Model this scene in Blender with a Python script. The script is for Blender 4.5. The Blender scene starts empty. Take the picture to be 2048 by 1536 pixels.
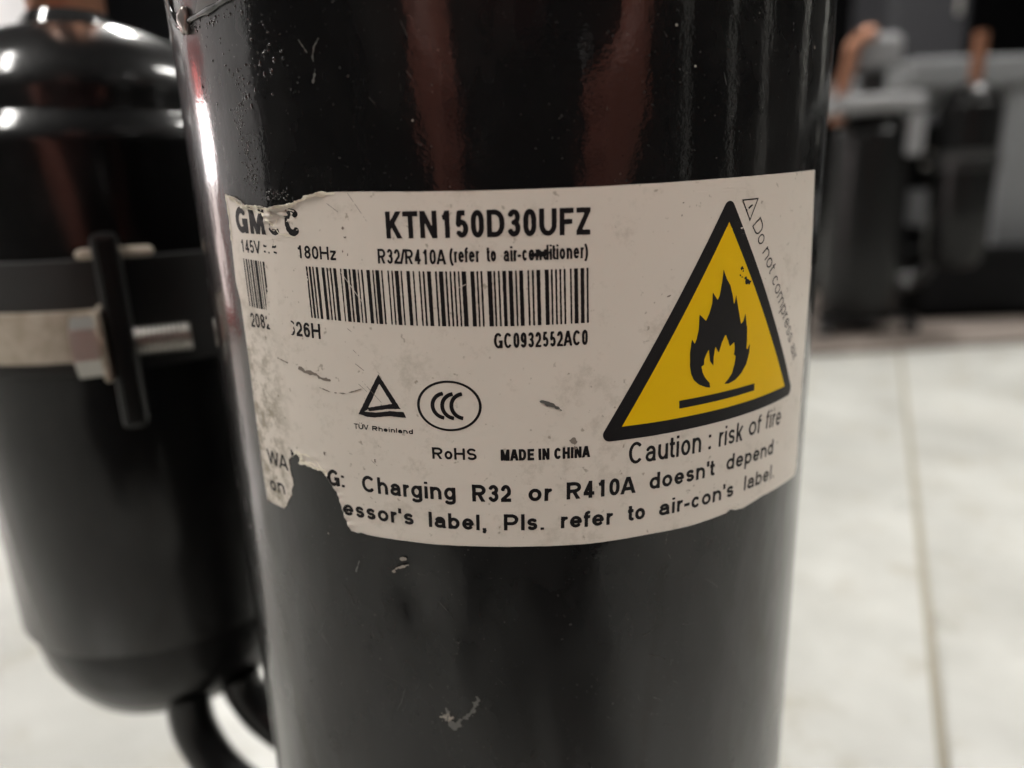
import bpy, bmesh, math, random
import numpy as np
from mathutils import Vector, Matrix
random.seed(4); rng = np.random.default_rng(4)
sc = bpy.context.scene
COL = sc.collection

# ------------------------------------------------------------------ camera, light level
RS = 0.0585            # shell radius (m)
CH = 0.25              # height of the lens above the floor
CD = 0.15034           # lens to shell axis
def make_camera():
    th, rho, yaw = math.atan(391/1439.0), math.atan(196/5290.0), math.radians(0.27)
    rz = Matrix.Rotation(yaw, 3, 'Z')
    fw = Vector((0, math.cos(th), -math.sin(th))); r0 = Vector((1, 0, 0)); d0 = fw.cross(r0)
    r = math.cos(rho)*r0 + math.sin(rho)*d0; d = math.cos(rho)*d0 - math.sin(rho)*r0
    fw, r, d = rz @ fw, rz @ r, rz @ d
    m = Matrix((r, -d, -fw)).transposed().to_4x4(); m.translation = Vector((0, -CD, CH))
    cd = bpy.data.cameras.new('camera'); co = bpy.data.objects.new('camera', cd); COL.objects.link(co)
    co.matrix_world = m
    cd.sensor_width = 36; cd.lens = 36*1439/2048.0; cd.clip_start = 0.005; cd.clip_end = 60
    cd.dof.use_dof = True; cd.dof.focus_distance = 0.098; cd.dof.aperture_fstop = 9.6
    cd.dof.aperture_blades = 0
    sc.camera = co
make_camera()
w = bpy.data.worlds.new('World'); sc.world = w; w.use_nodes = True
w.node_tree.nodes['Background'].inputs[0].default_value = (0.9, 0.95, 1.0, 1)
w.node_tree.nodes['Background'].inputs[1].default_value = 0.02
sc.view_settings.view_transform = 'Standard'; sc.view_settings.look = 'None'
sc.view_settings.exposure = 0.24; sc.view_settings.gamma = 1.0
sc.cycles.use_denoising = True
sc.cycles.max_bounces = 8; sc.cycles.glossy_bounces = 5; sc.cycles.sample_clamp_indirect = 6

# ------------------------------------------------------------------ materials
def mat(name, col, rough=0.5, metal=0.0, spec=0.5, coat=0.0, coat_rough=0.05, emis=None, estr=0):
    m = bpy.data.materials.new(name); m.use_nodes = True
    b = m.node_tree.nodes['Principled BSDF']
    b.inputs['Base Color'].default_value = (*col, 1); b.inputs['Roughness'].default_value = rough
    b.inputs['Metallic'].default_value = metal; b.inputs['Specular IOR Level'].default_value = spec
    b.inputs['Coat Weight'].default_value = coat; b.inputs['Coat Roughness'].default_value = coat_rough
    if emis:
        b.inputs['Emission Color'].default_value = (*emis, 1); b.inputs['Emission Strength'].default_value = estr
    return m
class NT:
    def __init__(s, m):
        s.t = m.node_tree; s.b = s.t.nodes['Principled BSDF']
        s.tc = s.t.nodes.new('ShaderNodeTexCoord').outputs['Object']
    def n(s, typ, **kw):
        nd = s.t.nodes.new(typ)
        for k, v in kw.items(): setattr(nd, k, v)
        return nd
    def link(s, a, b): s.t.links.new(a, b)
    def mapped(s, scale):
        mp = s.n('ShaderNodeMapping'); mp.inputs['Scale'].default_value = scale; s.link(s.tc, mp.inputs[0]); return mp.outputs[0]
    def noise(s, scale, detail=3, rough=0.5, vec=None):
        nd = s.n('ShaderNodeTexNoise'); nd.inputs['Scale'].default_value = scale
        nd.inputs['Detail'].default_value = detail; nd.inputs['Roughness'].default_value = rough
        s.link(vec or s.tc, nd.inputs['Vector']); return nd.outputs['Fac']
    def ramp(s, f, a, b, ca=(0, 0, 0), cb=(1, 1, 1)):
        r = s.n('ShaderNodeValToRGB'); e = r.color_ramp.elements
        e[0].position = a; e[1].position = b; e[0].color = (*ca, 1); e[1].color = (*cb, 1)
        s.link(f, r.inputs[0]); return r.outputs[0]
    def mix(s, f, a, b, mode='MIX'):
        r = s.n('ShaderNodeMix', data_type='RGBA', blend_type=mode)
        for i, v in ((0, f), (6, a), (7, b)):
            if isinstance(v, (int, float)): r.inputs[i].default_value = v
            elif isinstance(v, tuple): r.inputs[i].default_value = (*v, 1)
            else: s.link(v, r.inputs[i])
        return r.outputs[2]
    def math(s, op, a, b=0.0):
        r = s.n('ShaderNodeMath', operation=op)
        for i, v in ((0, a), (1, b)):
            if isinstance(v, (int, float)): r.inputs[i].default_value = v
            else: s.link(v, r.inputs[i])
        return r.outputs[0]
    def bump(s, h, dist, strength=1.0):
        r = s.n('ShaderNodeBump'); s.link(r.outputs[0], s.b.inputs['Coat Normal']); r.inputs['Distance'].default_value = dist; r.inputs['Strength'].default_value = strength
        s.link(h, r.inputs['Height']); s.link(r.outputs[0], s.b.inputs['Normal']); return r

def black_paint(name, base, rough, wav=1.0, dust=0.35):
    m = mat(name, base, max(rough*2, 0.25), spec=0.07, coat=0.68, coat_rough=rough*0.6); t = NT(m)
    # long vertical orange peel plus fine nibs
    peel = t.noise(260, 2, 0.5, t.mapped((1, 1, 0.45)))
    fine = t.noise(1700, 2, 0.55)
    wave = t.noise(45, 2, 0.5, t.mapped((1, 1, 0.3)))
    h = t.math('ADD', t.math('MULTIPLY', peel, 0.5*wav), t.math('ADD', t.math('MULTIPLY', fine, 0.12), t.math('MULTIPLY', wave, 1.2*wav)))
    t.bump(h, 0.00013)
    # thin dust film in streaks: rougher, slightly greyer
    d = t.ramp(t.noise(38, 5, 0.65, t.mapped((1, 1, 0.55))), 0.48, 0.78)
    specks = t.ramp(t.noise(1900, 1, 0.5), 0.73, 0.79)
    r = t.math('ADD', t.math('MULTIPLY', d, 0.14), max(rough*2, 0.25))
    t.link(r, t.b.inputs['Roughness'])
    t.link(t.math('ADD', t.math('MULTIPLY', d, 0.08), rough*0.6), t.b.inputs['Coat Roughness'])
    c = t.mix(t.math('MULTIPLY', d, dust), base, (0.035, 0.034, 0.033))
    c = t.mix(t.math('MULTIPLY', specks, 0.32), c, (0.16, 0.15, 0.14))
    t.link(c, t.b.inputs['Base Color'])
    return m
M = {}
M['paint'] = black_paint('gloss_black_paint', (0.006, 0.006, 0.0062), 0.10)
M['acc_paint'] = black_paint('satin_black_paint', (0.005, 0.005, 0.0052), 0.22, 0.8, 0.4)
M['weld'] = mat('painted_weld', (0.02, 0.02, 0.02), 0.10, spec=0.8)
M['drip'] = mat('weld_drip_glint', (0.40, 0.36, 0.34), 0.22, 0.6)  # pale tone carries the lamp's reflection on the drip
M['torn'] = mat('torn_paper_edge', (0.80, 0.75, 0.62), 0.7)
M['chip'] = mat('bare_paint_chip', (0.30, 0.27, 0.23), 0.55)
M['primer'] = mat('grey_scuffed_paint', (0.10, 0.098, 0.09), 0.35)
M['flap'] = mat('dull_grey_paint', (0.05, 0.05, 0.045), 0.42)
M['ink'] = mat('black_print', (0.006, 0.005, 0.006), 0.5, spec=0.22)
M['far_paint'] = mat('far_black_paint', (0.006, 0.006, 0.006), 0.26, spec=0.26)
M['yellow'] = mat('yellow_print', (0.78, 0.50, 0.0005), 0.5, spec=0.15)
M['scuff'] = mat('dirt_scuff', (0.20, 0.17, 0.14), 0.7)
M['rubber'] = mat('black_rubber', (0.018, 0.018, 0.018), 0.6)
M['bracket'] = mat('black_bracket', (0.010, 0.010, 0.010), 0.28)
M['copper'] = mat('copper_tube', (0.30, 0.145, 0.09), 0.42, 0.85)
M['plastic'] = mat('pale_plastic', (0.19, 0.19, 0.195), 0.40)
M['fleck'] = mat('grey_dust_fleck', (0.045, 0.044, 0.04), 0.4)
M['wall'] = mat('dark_wall', (0.004, 0.004, 0.0046), 0.9, spec=0.1)
M['cabinet'] = mat('dark_cabinet', (0.022, 0.022, 0.026), 0.6)
M['bench'] = mat('pale_grey_steel', (0.17, 0.175, 0.18), 0.45)
M['housing'] = mat('white_lamp_housing', (0.75, 0.75, 0.75), 0.5)
M['black_plastic'] = mat('black_plastic', (0.004, 0.004, 0.0045), 0.6, spec=0.12)
M['floor_shadow'] = mat('brown_floor_shadow', (0.17, 0.14, 0.12), 0.6)  # brown of the floor in shadow
M['glass_black'] = mat('black_glass', (0.004, 0.004, 0.005), 0.05)
M['red'] = mat('red_lacquer', (0.55, 0.03, 0.025), 0.4)
M['post'] = mat('pale_post', (0.55, 0.55, 0.52), 0.7)
M['skin'] = mat('skin', (0.70, 0.22, 0.15), 0.5)
M['shirt'] = mat('dark_red_cotton', (0.10, 0.015, 0.015), 0.9)
M['trousers'] = mat('black_cotton', (0.012, 0.012, 0.014), 0.9)
M['hair'] = mat('black_hair', (0.01, 0.008, 0.007), 0.5)
M['eye'] = mat('eye_white', (0.7, 0.68, 0.65), 0.2)
def zinc():
    m = mat('yellow_zinc_steel', (0.50, 0.44, 0.36), 0.42, 0.35); t = NT(m)
    n = t.noise(260, 4, 0.6)
    t.link(t.mix(t.ramp(n, 0.35, 0.7), (0.42, 0.36, 0.28), (0.56, 0.50, 0.42)), t.b.inputs['Base Color'])
    t.bump(t.noise(1500, 2), 0.00003); return m
M['zinc'] = zinc()
M['steel'] = mat('bright_steel', (0.62, 0.60, 0.56), 0.35, 0.8)
def label_mat():
    m = mat('worn_label_film', (0.68, 0.59, 0.53), 0.34); t = NT(m)
    base = t.mix(t.noise(45, 5, 0.6), (0.63, 0.575, 0.505), (0.72, 0.66, 0.585))
    # grime: blotches, strongest by the left edge of the label (x < -38 mm)
    sx = t.n('ShaderNodeSeparateXYZ'); t.link(t.tc, sx.inputs[0])
    left = t.n('ShaderNodeMapRange'); t.link(sx.outputs[0], left.inputs[0])
    left.inputs[1].default_value = -0.0335; left.inputs[2].default_value = -0.0375
    low = t.n('ShaderNodeMapRange'); t.link(sx.outputs[2], low.inputs[0])
    low.inputs[1].default_value = 0.238; low.inputs[2].default_value = 0.222
    g1 = t.ramp(t.noise(420, 5, 0.7), 0.44, 0.60)
    g = t.math('MULTIPLY', t.math('MULTIPLY', left.outputs[0], low.outputs[0]), g1)
    g2 = t.math('MULTIPLY', t.ramp(t.noise(110, 7, 0.78), 0.54, 0.74), 0.42)
    g3 = t.math('MULTIPLY', t.ramp(t.noise(800, 2, 0.6), 0.68, 0.74), 0.55)
    gg = t.math('MINIMUM', t.math('ADD', t.math('MULTIPLY', g, 0.8), t.math('ADD', g2, g3)), 1.0)
    t.link(t.mix(gg, base, (0.21, 0.175, 0.115)), t.b.inputs['Base Color'])
    t.link(t.math('ADD', t.math('MULTIPLY', t.noise(120, 4), 0.25), 0.24), t.b.inputs['Roughness'])
    h = t.math('ADD', t.math('MULTIPLY', t.noise(900, 2), 0.10), t.math('MULTIPLY', t.noise(140, 2), 0.55))
    t.bump(h, 0.00009); return m
M['label'] = label_mat()
def floor_mat():
    m = mat('pale_glazed_tile', (0.72, 0.70, 0.65), 0.28); t = NT(m)
    n = t.ramp(t.noise(7.0, 7, 0.68), 0.34, 0.64)
    n2 = t.ramp(t.noise(19, 7, 0.74), 0.52, 0.72)
    c = t.mix(n, (0.38, 0.378, 0.352), (0.52, 0.52, 0.49))
    c = t.mix(t.math('MULTIPLY', n2, 0.7), c, (0.29, 0.262, 0.20))
    t.link(c, t.b.inputs['Base Color'])
    t.link(t.math('ADD', t.math('MULTIPLY', t.noise(12, 4), 0.3), 0.18), t.b.inputs['Roughness'])
    t.bump(t.noise(40, 3), 0.0004); return m
M['tile'] = floor_mat()
M['grout'] = mat('cream_grout', (0.30, 0.275, 0.22), 0.85)
M['pale_wall'] = mat('pale_wall', (0.80, 0.78, 0.80), 0.8)

# ------------------------------------------------------------------ helpers
def link(name, me, m, parent=None, smooth=False, smooth_angle=None):
    o = bpy.data.objects.new(name, me); COL.objects.link(o)
    if m: me.materials.append(m)
    if smooth: me.shade_smooth()
    if parent is not None: o.parent = parent
    return o
def tag(o, label=None, cat=None, group=None, kind=None):
    if label: o['label'] = label
    if cat: o['category'] = cat
    if group: o['group'] = group
    if kind: o['kind'] = kind
    return o
def empty(name, loc=(0, 0, 0), rz=0.0):
    o = bpy.data.objects.new(name, None); COL.objects.link(o); o.location = loc; o.rotation_euler = (0, 0, rz)
    o.empty_display_size = 0.02; return o
def pyd(name, v, f):
    me = bpy.data.meshes.new(name); me.from_pydata(v, [], f); me.update(); return me
def lathe(name, prof, m, parent=None, segs=96, c=(0, 0, 0), smooth=True):
    v, f = [], []
    for (r, z) in prof:
        for k in range(segs):
            a = 2*math.pi*k/segs; v.append((c[0]+r*math.sin(a), c[1]-r*math.cos(a), c[2]+z))
    for i in range(len(prof)-1):
        for k in range(segs):
            k2 = (k+1) % segs
            f.append((i*segs+k, i*segs+k2, (i+1)*segs+k2, (i+1)*segs+k))
    for row in (0, len(prof)-1):
        if prof[row][0] > 1e-6:
            q = tuple(row*segs+k for k in range(segs)); f.append(q[::-1] if row == 0 else q)
    me = pyd(name, v, f); o = link(name, me, m, parent)
    bm = bmesh.new(); bm.from_mesh(me); bmesh.ops.recalc_face_normals(bm, faces=bm.faces); bm.to_mesh(me); bm.free()
    if smooth:
        me.shade_smooth()
        try: me.set_sharp_from_angle(angle=math.radians(40))
        except Exception: pass
    return o
def tube(name, pts, r, m, parent=None, segs=16, sub=6, caps=True):
    P = [Vector(p) for p in pts]; R_ = [r]*len(P) if not isinstance(r, (list, tuple)) else list(r)
    Q, RR = [], []
    for i in range(len(P)-1):
        p0 = P[max(i-1, 0)]; p1 = P[i]; p2 = P[i+1]; p3 = P[min(i+2, len(P)-1)]
        for k in range(sub):
            t = k/sub
            Q.append(0.5*((2*p1)+(p2-p0)*t+(2*p0-5*p1+4*p2-p3)*t*t+(3*p1-p0-3*p2+p3)*t**3)); RR.append(R_[i]*(1-t)+R_[i+1]*t)
    Q.append(P[-1]); RR.append(R_[-1])
    v, f = [], []; up = Vector((0.123, 0.31, 0.94)).normalized()
    T0 = (Q[1]-Q[0]).normalized(); nrm = (up-up.dot(T0)*T0).normalized()
    for i, q in enumerate(Q):
        T = (Q[min(i+1, len(Q)-1)]-Q[max(i-1, 0)]).normalized()
        nrm = (nrm-nrm.dot(T)*T).normalized(); b = T.cross(nrm)
        for k in range(segs):
            a = 2*math.pi*k/segs; v.append(q+RR[i]*(math.cos(a)*nrm+math.sin(a)*b))
    for i in range(len(Q)-1):
        for k in range(segs):
            k2 = (k+1) % segs; f.append((i*segs+k, i*segs+k2, (i+1)*segs+k2, (i+1)*segs+k))
    if caps:
        f.append(tuple(range(segs))[::-1]); f.append(tuple((len(Q)-1)*segs+k for k in range(segs)))
    o = link(name, pyd(name, v, f), m, parent); o.data.shade_smooth()
    try: o.data.set_sharp_from_angle(angle=math.radians(50))
    except Exception: pass
    return o
def box(name, c, size, m, parent=None, bev=0.0, rz=0.0, segs=2):
    bm = bmesh.new(); bmesh.ops.create_cube(bm, size=1.0)
    for v in bm.verts: v.co = Vector((v.co.x*size[0], v.co.y*size[1], v.co.z*size[2]))
    if bev: bmesh.ops.bevel(bm, geom=list(bm.edges), offset=bev, segments=segs, affect='EDGES', profile=0.5)
    bmesh.ops.rotate(bm, verts=bm.verts, cent=(0, 0, 0), matrix=Matrix.Rotation(rz, 3, 'Z'))
    bmesh.ops.translate(bm, verts=bm.verts, vec=Vector(c))
    me = bpy.data.meshes.new(name); bm.to_mesh(me); bm.free()
    return link(name, me, m, parent)

# ------------------------------------------------------------------ flat print from signed distances
def sd_poly(S, Z, poly):
    p = np.asarray(poly, float); d = np.full(S.shape, 1e9); ins = np.zeros(S.shape, bool)
    n = len(p)
    for i in range(n):
        a, b = p[i], p[(i+1) % n]; e = b-a; wx, wz = S-a[0], Z-a[1]
        t = np.clip((wx*e[0]+wz*e[1])/max(e@e, 1e-12), 0, 1)
        d = np.minimum(d, (wx-t*e[0])**2+(wz-t*e[1])**2)
        if abs(e[1]) > 1e-12:
            c = ((a[1] <= Z) & (b[1] > Z)) | ((b[1] <= Z) & (a[1] > Z))
            ins ^= c & (S < a[0]+(Z-a[1])*e[0]/e[1])
    return np.sqrt(d)*np.where(ins, -1, 1)
def sd_stroke(S, Z, pts, hw, flat0=True, flat1=True):
    d = np.full(S.shape, 1e9); n = len(pts)
    for i in range(n-1):
        a = np.asarray(pts[i], float); b = np.asarray(pts[i+1], float); e = b-a; L = math.hypot(*e)
        if L < 1e-9: continue
        u = e/L; wx, wz = S-a[0], Z-a[1]; t = wx*u[0]+wz*u[1]; q = np.abs(-wx*u[1]+wz*u[0])
        tc = np.clip(t, 0, L); dd = np.sqrt(q*q+(t-tc)**2)-hw
        if i == 0 and flat0: dd = np.maximum(dd, -t)
        if i == n-2 and flat1: dd = np.maximum(dd, t-L)
        d = np.minimum(d, dd)
    return d
_nz = {}
def vnoise(S, Z, sc_, seed=0):
    r = np.random.default_rng(seed); G = r.random((64, 64))
    x, y = (S+500)/sc_, (Z+500)/sc_; xi, yi = np.floor(x).astype(int), np.floor(y).astype(int); fx, fy = x-xi, y-yi
    fx = fx*fx*(3-2*fx); fy = fy*fy*(3-2*fy); g = lambda i, j: G[i % 64, j % 64]
    return (g(xi, yi)*(1-fx)*(1-fy)+g(xi+1, yi)*fx*(1-fy)+g(xi, yi+1)*(1-fx)*fy+g(xi+1, yi+1)*fx*fy)*2-1
def sdf_mesh(name, F, bounds, step, off, m, parent, maxrun=0.9, lift=None, skirt=0.0):
    """mesh of {F<0} on the shell; (s, z) in mm on the unrolled shell, z from lens height"""
    s0, s1, z0, z1 = bounds
    ns, nz = int((s1-s0)/step)+2, int((z1-z0)/step)+2
    s = s0+step*np.arange(ns); z = z0+step*np.arange(nz)
    S, Z = np.meshgrid(s, z); D = F(S, Z); I = D < 0
    pts, idx, faces, rim = [], {}, [], []
    def key(k, p):
        i = idx.get(k)
        if i is None: i = idx[k] = len(pts); pts.append(p)
        return i
    node = lambda j, i: key((j, i), (s[i], z[j]))
    def edge(j, i, j2, i2):
        a, b = D[j, i], D[j2, i2]; t = a/(a-b)
        k = ('e', j, i, j2, i2) if (j, i) < (j2, i2) else ('e', j2, i2, j, i)
        return key(k, (s[i]+(s[i2]-s[i])*t, z[j]+(z[j2]-z[j])*t))
    full = I[:-1, :-1] & I[1:, :-1] & I[:-1, 1:] & I[1:, 1:]
    anyc = I[:-1, :-1] | I[1:, :-1] | I[:-1, 1:] | I[1:, 1:]
    mr = max(1, int(maxrun/step))
    for j in range(nz-1):
        row = np.flatnonzero(full[j])
        if len(row):
            for g in np.split(row, np.flatnonzero(np.diff(row) != 1)+1):
                a, e = int(g[0]), int(g[-1])+1
                while a < e:
                    b = min(a+mr, e); faces.append((node(j, a), node(j, b), node(j+1, b), node(j+1, a))); a = b
        for i in np.flatnonzero(anyc[j] & ~full[j]):
            i = int(i); cs = [(j, i), (j, i+1), (j+1, i+1), (j+1, i)]; poly = []; cut = []
            for k in range(4):
                a, b = cs[k], cs[(k+1) % 4]
                if I[a]: poly.append(node(*a))
                if I[a] != I[b]:
                    q = edge(*a, *b); poly.append(q); cut.append(q)
            if len(set(poly)) >= 3: faces.append(tuple(dict.fromkeys(poly)))
            if len(cut) == 2: rim.append(tuple(cut))
    P = np.array(pts); L = lift(P[:, 0], P[:, 1]) if lift else np.zeros(len(P))
    rr = RS+(off+L)*1e-3; a = P[:, 0]*1e-3/RS
    V = np.stack([rr*np.sin(a), -rr*np.cos(a), CH+P[:, 1]*1e-3], 1)
    if skirt:
        n0 = len(V); r2 = np.full(len(P), RS-0.00002)
        used = sorted({q for e in rim for q in e}); mp = {q: n0+k for k, q in enumerate(used)}
        V2 = np.stack([r2[used]*np.sin(a[used]), -r2[used]*np.cos(a[used]), V[used, 2]], 1); V = np.vstack([V, V2])
        faces += [(p, q, mp[q], mp[p]) for p, q in rim if p != q]
    o = link(name, pyd(name, V.tolist(), faces), m, parent); o.data.shade_smooth() if lift is None else o.data.shade_smooth()
    return o
# ------------------------------------------------------------------ a grotesque letter set drawn as strokes (cap height 1)
def arc(cx, cy, rx, ry, a0, a1, n=14):
    return [(cx+rx*math.cos(math.radians(a0+(a1-a0)*k/n)), cy+ry*math.sin(math.radians(a0+(a1-a0)*k/n))) for k in range(n+1)]
def ring(l, r, b, t, ry=None):
    rx = (r-l)/2; m = (l+r)/2; ry = ry or min((t-b)/2, 0.34)
    p = arc(m, t-ry, rx, ry, 0, 180)+arc(m, b+ry, rx, ry, 180, 360); return p+[p[0]]
ADV = dict(zip("KTNDUFZRACGMVHWPES", (.95, .84, 1, 1, 1, .84, .84, 1, .94, 1, 1.06, 1.18, .92, 1, 1.32, .93, .92, .92)))
ADV.update(dict(zip("()/rtf-Iil':.,! ", (.46, .46, .40, .47, .40, .40, .46, .40, .32, .32, .28, .36, .38, .38, .36, .40))))
ADV.update(dict(zip("cszk", (.70, .69, .68, .70)))); ADV['Ü'] = 1.0; ADV['m'] = 1.16
XH = 0.735
def glyph(ch, a, b):
    """strokes of one letter, (advance, strokes, lo, hi); a, b half stroke widths in x and y"""
    W = ADV.get(ch, .775); l, r = .07+a, W-.07-a; m = (l+r)/2; t = 1-b; x = XH-b; lo, hi = 0, 1; st = []
    k = ch
    if k == 'K': st = [[(l, 0), (l, 1)], [(r+.06, 1.06), (l, .34)], [(l+(r-l)*.32, .60), (r+.06, -.05)]]
    elif k == 'T': st = [[(.03, t), (W-.03, t)], [(m, 0), (m, 1)]]
    elif k == 'N': st = [[(l, 0), (l, 1)], [(r, 0), (r, 1)], [(l-.02, 1.03), (r+.02, -.03)]]
    elif k == '1': st = [[(m+.06, 0), (m+.06, 1)], [(l+.02, .74), (m-.04, .77), (m+.06, .98)]]
    elif k == '5': st = [[(r-.02, t), (l+.08, t), (l+.03, .50)], [(l+.02, .47)]+arc(m, .33, (r-l)/2, .33-b, 140, -150, 20)]
    elif k in '0O': st = [ring(l, r, b, t, .30)]
    elif k == 'D': st = [[(l, 0), (l, 1)], [(l, t), (m-.04, t)]+arc(m-.04, t-.34, r-m+.04, .34, 90, 0, 8)+arc(m-.04, b+.34, r-m+.04, .34, 0, -90, 8)+[(l, b)]]
    elif k == '3': st = [arc(m, (t+.52)/2, (r-l)/2*.94, (t-.52)/2, 165, -90, 16)+[(m-.06, .52)], arc(m, (b+.52)/2, (r-l)/2, (.52-b)/2, 90, -165, 16)]
    elif k == 'U' or k == 'Ü':
        st = [[(l, 1), (l, .36)]+arc(m, b+.33, (r-l)/2, .33, 180, 360)+[(r, 1)]]
        if k == 'Ü': st += [[(m-.17, 1.1), (m-.17, 1.26)], [(m+.17, 1.1), (m+.17, 1.26)]]; hi = 1.3
    elif k == 'F': st = [[(l, 0), (l, 1)], [(l, t), (r+a, t)], [(l, .50), (r+a-.07, .50)]]
    elif k == 'E': st = [[(l, 0), (l, 1)], [(l, t), (r+a, t)], [(l, .51), (r+a-.05, .51)], [(l, b), (r+a, b)]]
    elif k in 'Zz':
        h = t if k == 'Z' else x; hi = 1 if k == 'Z' else XH
        st = [[(l-a, h), (r+a, h)], [(r+.02, h), (l-.02, b)], [(l-a, b), (r+a, b)]]
    elif k in 'RP':
        q = .47 if k == 'R' else .42
        st = [[(l, 0), (l, 1)], [(l, t), (m+.02, t)]+arc(m+.02, (t+q)/2, r-m-.03, (t-q)/2, 90, -90)+[(l, q)]]
        if k == 'R': st += [[(m-.02, q), (r-.02, -.06)]]
    elif k == '2': st = [arc(m, t-.29, (r-l)/2, .29, 168, -28, 14)+[(l+.02, b+.06), (l+.02, b)], [(l-a, b), (r+a, b)]]
    elif k == '/': st = [[(.02, -.02), (W-.02, 1.02)]]
    elif k == '4': st = [[(r-.12, 0), (r-.12, 1)], [(r-.12, 1-b*.6), (l-.01, .29)], [(l-a, .27), (r+a, .27)]]
    elif k == 'A': st = [[(a*.75, -.03), (W/2-a*.15, 1.0)], [(W-a*.75, -.03), (W/2+a*.15, 1.0)], [(.2, .28+b*.2), (W-.2, .28+b*.2)]]
    elif k == 'V': st = [[(a*.75, 1.03), (W/2, .03)], [(W-a*.75, 1.03), (W/2, .03)]]
    elif k == '(': st = [arc(W+.34, .38, W+.20, .78, 133, 227)]; lo, hi = -.24, 1.02
    elif k == ')': st = [arc(-.34, .38, W+.20, .78, 47, -47)]; lo, hi = -.24, 1.02
    elif k == 'r': st = [[(l, 0), (l, XH)], arc(r+.06, .38, r+.06-l, x-.38, 180, 88, 10)]; hi = XH
    elif k == 'e': st = [[(l, .37), (r, .37)]+arc(m, (x+b)/2, (r-l)/2, (x-b)/2, 0, 322, 26)]; hi = XH
    elif k == 'f': st = [[(m-.04, 0), (m-.04, .78)]+arc(m+.12, .80, .16, t-.80, 180, 95, 8), [(.02, x), (W-.03, x)]]
    elif k == 't': st = [[(m-.03, .95), (m-.03, .2)]+arc(m+.12, .2, .15, .2-b, 180, 275, 8), [(.02, x), (W-.03, x)]]
    elif k == 'o': st = [ring(l, r, b, x)]; hi = XH
    elif k == 'a': st = [arc(m, x-.19, (r-l)/2-.02, .19, 165, 0, 12)+[(r-.02, .12), (r+.03, 0)], [(r-.02, .42), (m, .40)]+arc(m-.03, (.40+b)/2, m-.03-l, (.40-b)/2, 90, 270, 12)+[(m+.02, b)]+arc(m, b+.2, r-m-.02, .2, -80, 0, 6)]; hi = XH
    elif k == 'i': st = [[(W/2, 0), (W/2, XH)], [(W/2, .87), (W/2, 1)]]
    elif k == 'l': st = [[(W/2, 0), (W/2, 1)]]
    elif k == 'I': st = [[(W/2, 0), (W/2, 1)]]
    elif k == '-': st = [[(.05, .35), (W-.05, .35)]]
    elif k == '=': st = [[(.07, .62), (W-.07, .62)], [(.07, .28), (W-.07, .28)]]
    elif k == 'c': st = [arc(m, (x+b)/2, (r-l)/2, (x-b)/2, 38, 322, 22)]; hi = XH
    elif k in 'nh': st = [[(l, 0), (l, XH if k == 'n' else 1)], arc(m, x-.25, (r-l)/2, .25, 180, 0)+[(r, 0)]]; hi = XH if k == 'n' else 1
    elif k == 'm': st = [[(l, 0), (l, XH)], arc((l+m)/2, x-.22, (m-l)/2, .22, 180, 0)+[(m, 0)], arc((m+r)/2, x-.22, (r-m)/2, .22, 180, 0)+[(r, 0)]]; hi = XH
    elif k == 'u': st = [[(r, 0), (r, XH)], [(l, XH)]+arc(m, b+.25, (r-l)/2, .25, 180, 360)]; hi = XH
    elif k == 'd': st = [[(r, 0), (r, 1)], ring(l, r, b, x)]
    elif k == 'b': st = [[(l, 0), (l, 1)], ring(l, r, b, x)]
    elif k == 'p': st = [[(l, -.28), (l, XH)], ring(l, r, b, x)]; lo, hi = -.28, XH
    elif k == 'g': st = [[(r, XH), (r, -.06)]+arc(m, -.06, (r-l)/2, .22-b, 0, -160, 12), ring(l, r, b, x)]; lo, hi = -.29, XH
    elif k == 'k': st = [[(l, 0), (l, 1)], [(r+.05, XH+.05), (l, .26)], [(l+.16, .44), (r+.05, -.05)]]
    elif k in 'sS':
        h = t if k == 'S' else x; c = (h+b)/2; rx = (r-l)/2; hi = 1 if k == 'S' else XH
        st = [arc(m, (h+c)/2, rx*.95, (h-c)/2, 25, 270, 16)+arc(m, (b+c)/2, rx, (c-b)/2, 90, -155, 16)]
    elif k == 'C': st = [arc(m, .5, (r-l)/2, .5-b, 42, 318, 28)]
    elif k == 'G': st = [arc(m, .5, (r-l)/2, .5-b, 42, 345, 28), [(m+.05, .44), (r+a, .44)], [(r, .5), (r, 0)]]
    elif k == 'M': st = [[(l, 0), (l, 1)], [(r, 0), (r, 1)], [(l, 1.03), (m, .02)], [(r, 1.03), (m, .02)]]
    elif k == 'W': st = [[(a*.7, 1.03), (W*.27, .0)], [(W*.27, .0), (m, .98)], [(m, .98), (W*.73, 0)], [(W*.73, 0), (W-a*.7, 1.03)]]
    elif k == 'H': st = [[(l, 0), (l, 1)], [(r, 0), (r, 1)], [(l, .52), (r, .52)]]
    elif k == '8': st = [ring(l+.02, r-.02, .53, t, .24), ring(l, r, b, .53, .25)]
    elif k == '6': st = [ring(l, r, b, .60, .27), arc(m+.02, .62, (r-l)/2+.02, t-.62, 35, 180, 12)+[(l, .33)]]
    elif k == '9': st = [ring(l, r, .40, t, .27), arc(m-.02, .38, (r-l)/2+.02, .38-b, 215, 360, 12)+[(r, .67)]]
    elif k == ':': st = [[(W/2, 0), (W/2, .15)], [(W/2, XH-.15), (W/2, XH)]]
    elif k == '.': st = [[(W/2, 0), (W/2, .15)]]
    elif k == ',': st = [[(W/2, 0), (W/2, .15)], [(W/2+a*.6, .06), (W/2-a*.4, -.17)]]; lo = -.2
    elif k == "'": st = [[(W/2, .66), (W/2, 1)]]
    elif k == '!': st = [[(W/2, .25), (W/2, 1)], [(W/2, 0), (W/2, .15)]]
    return W, st, lo, hi
INVIS = ' '
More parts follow.
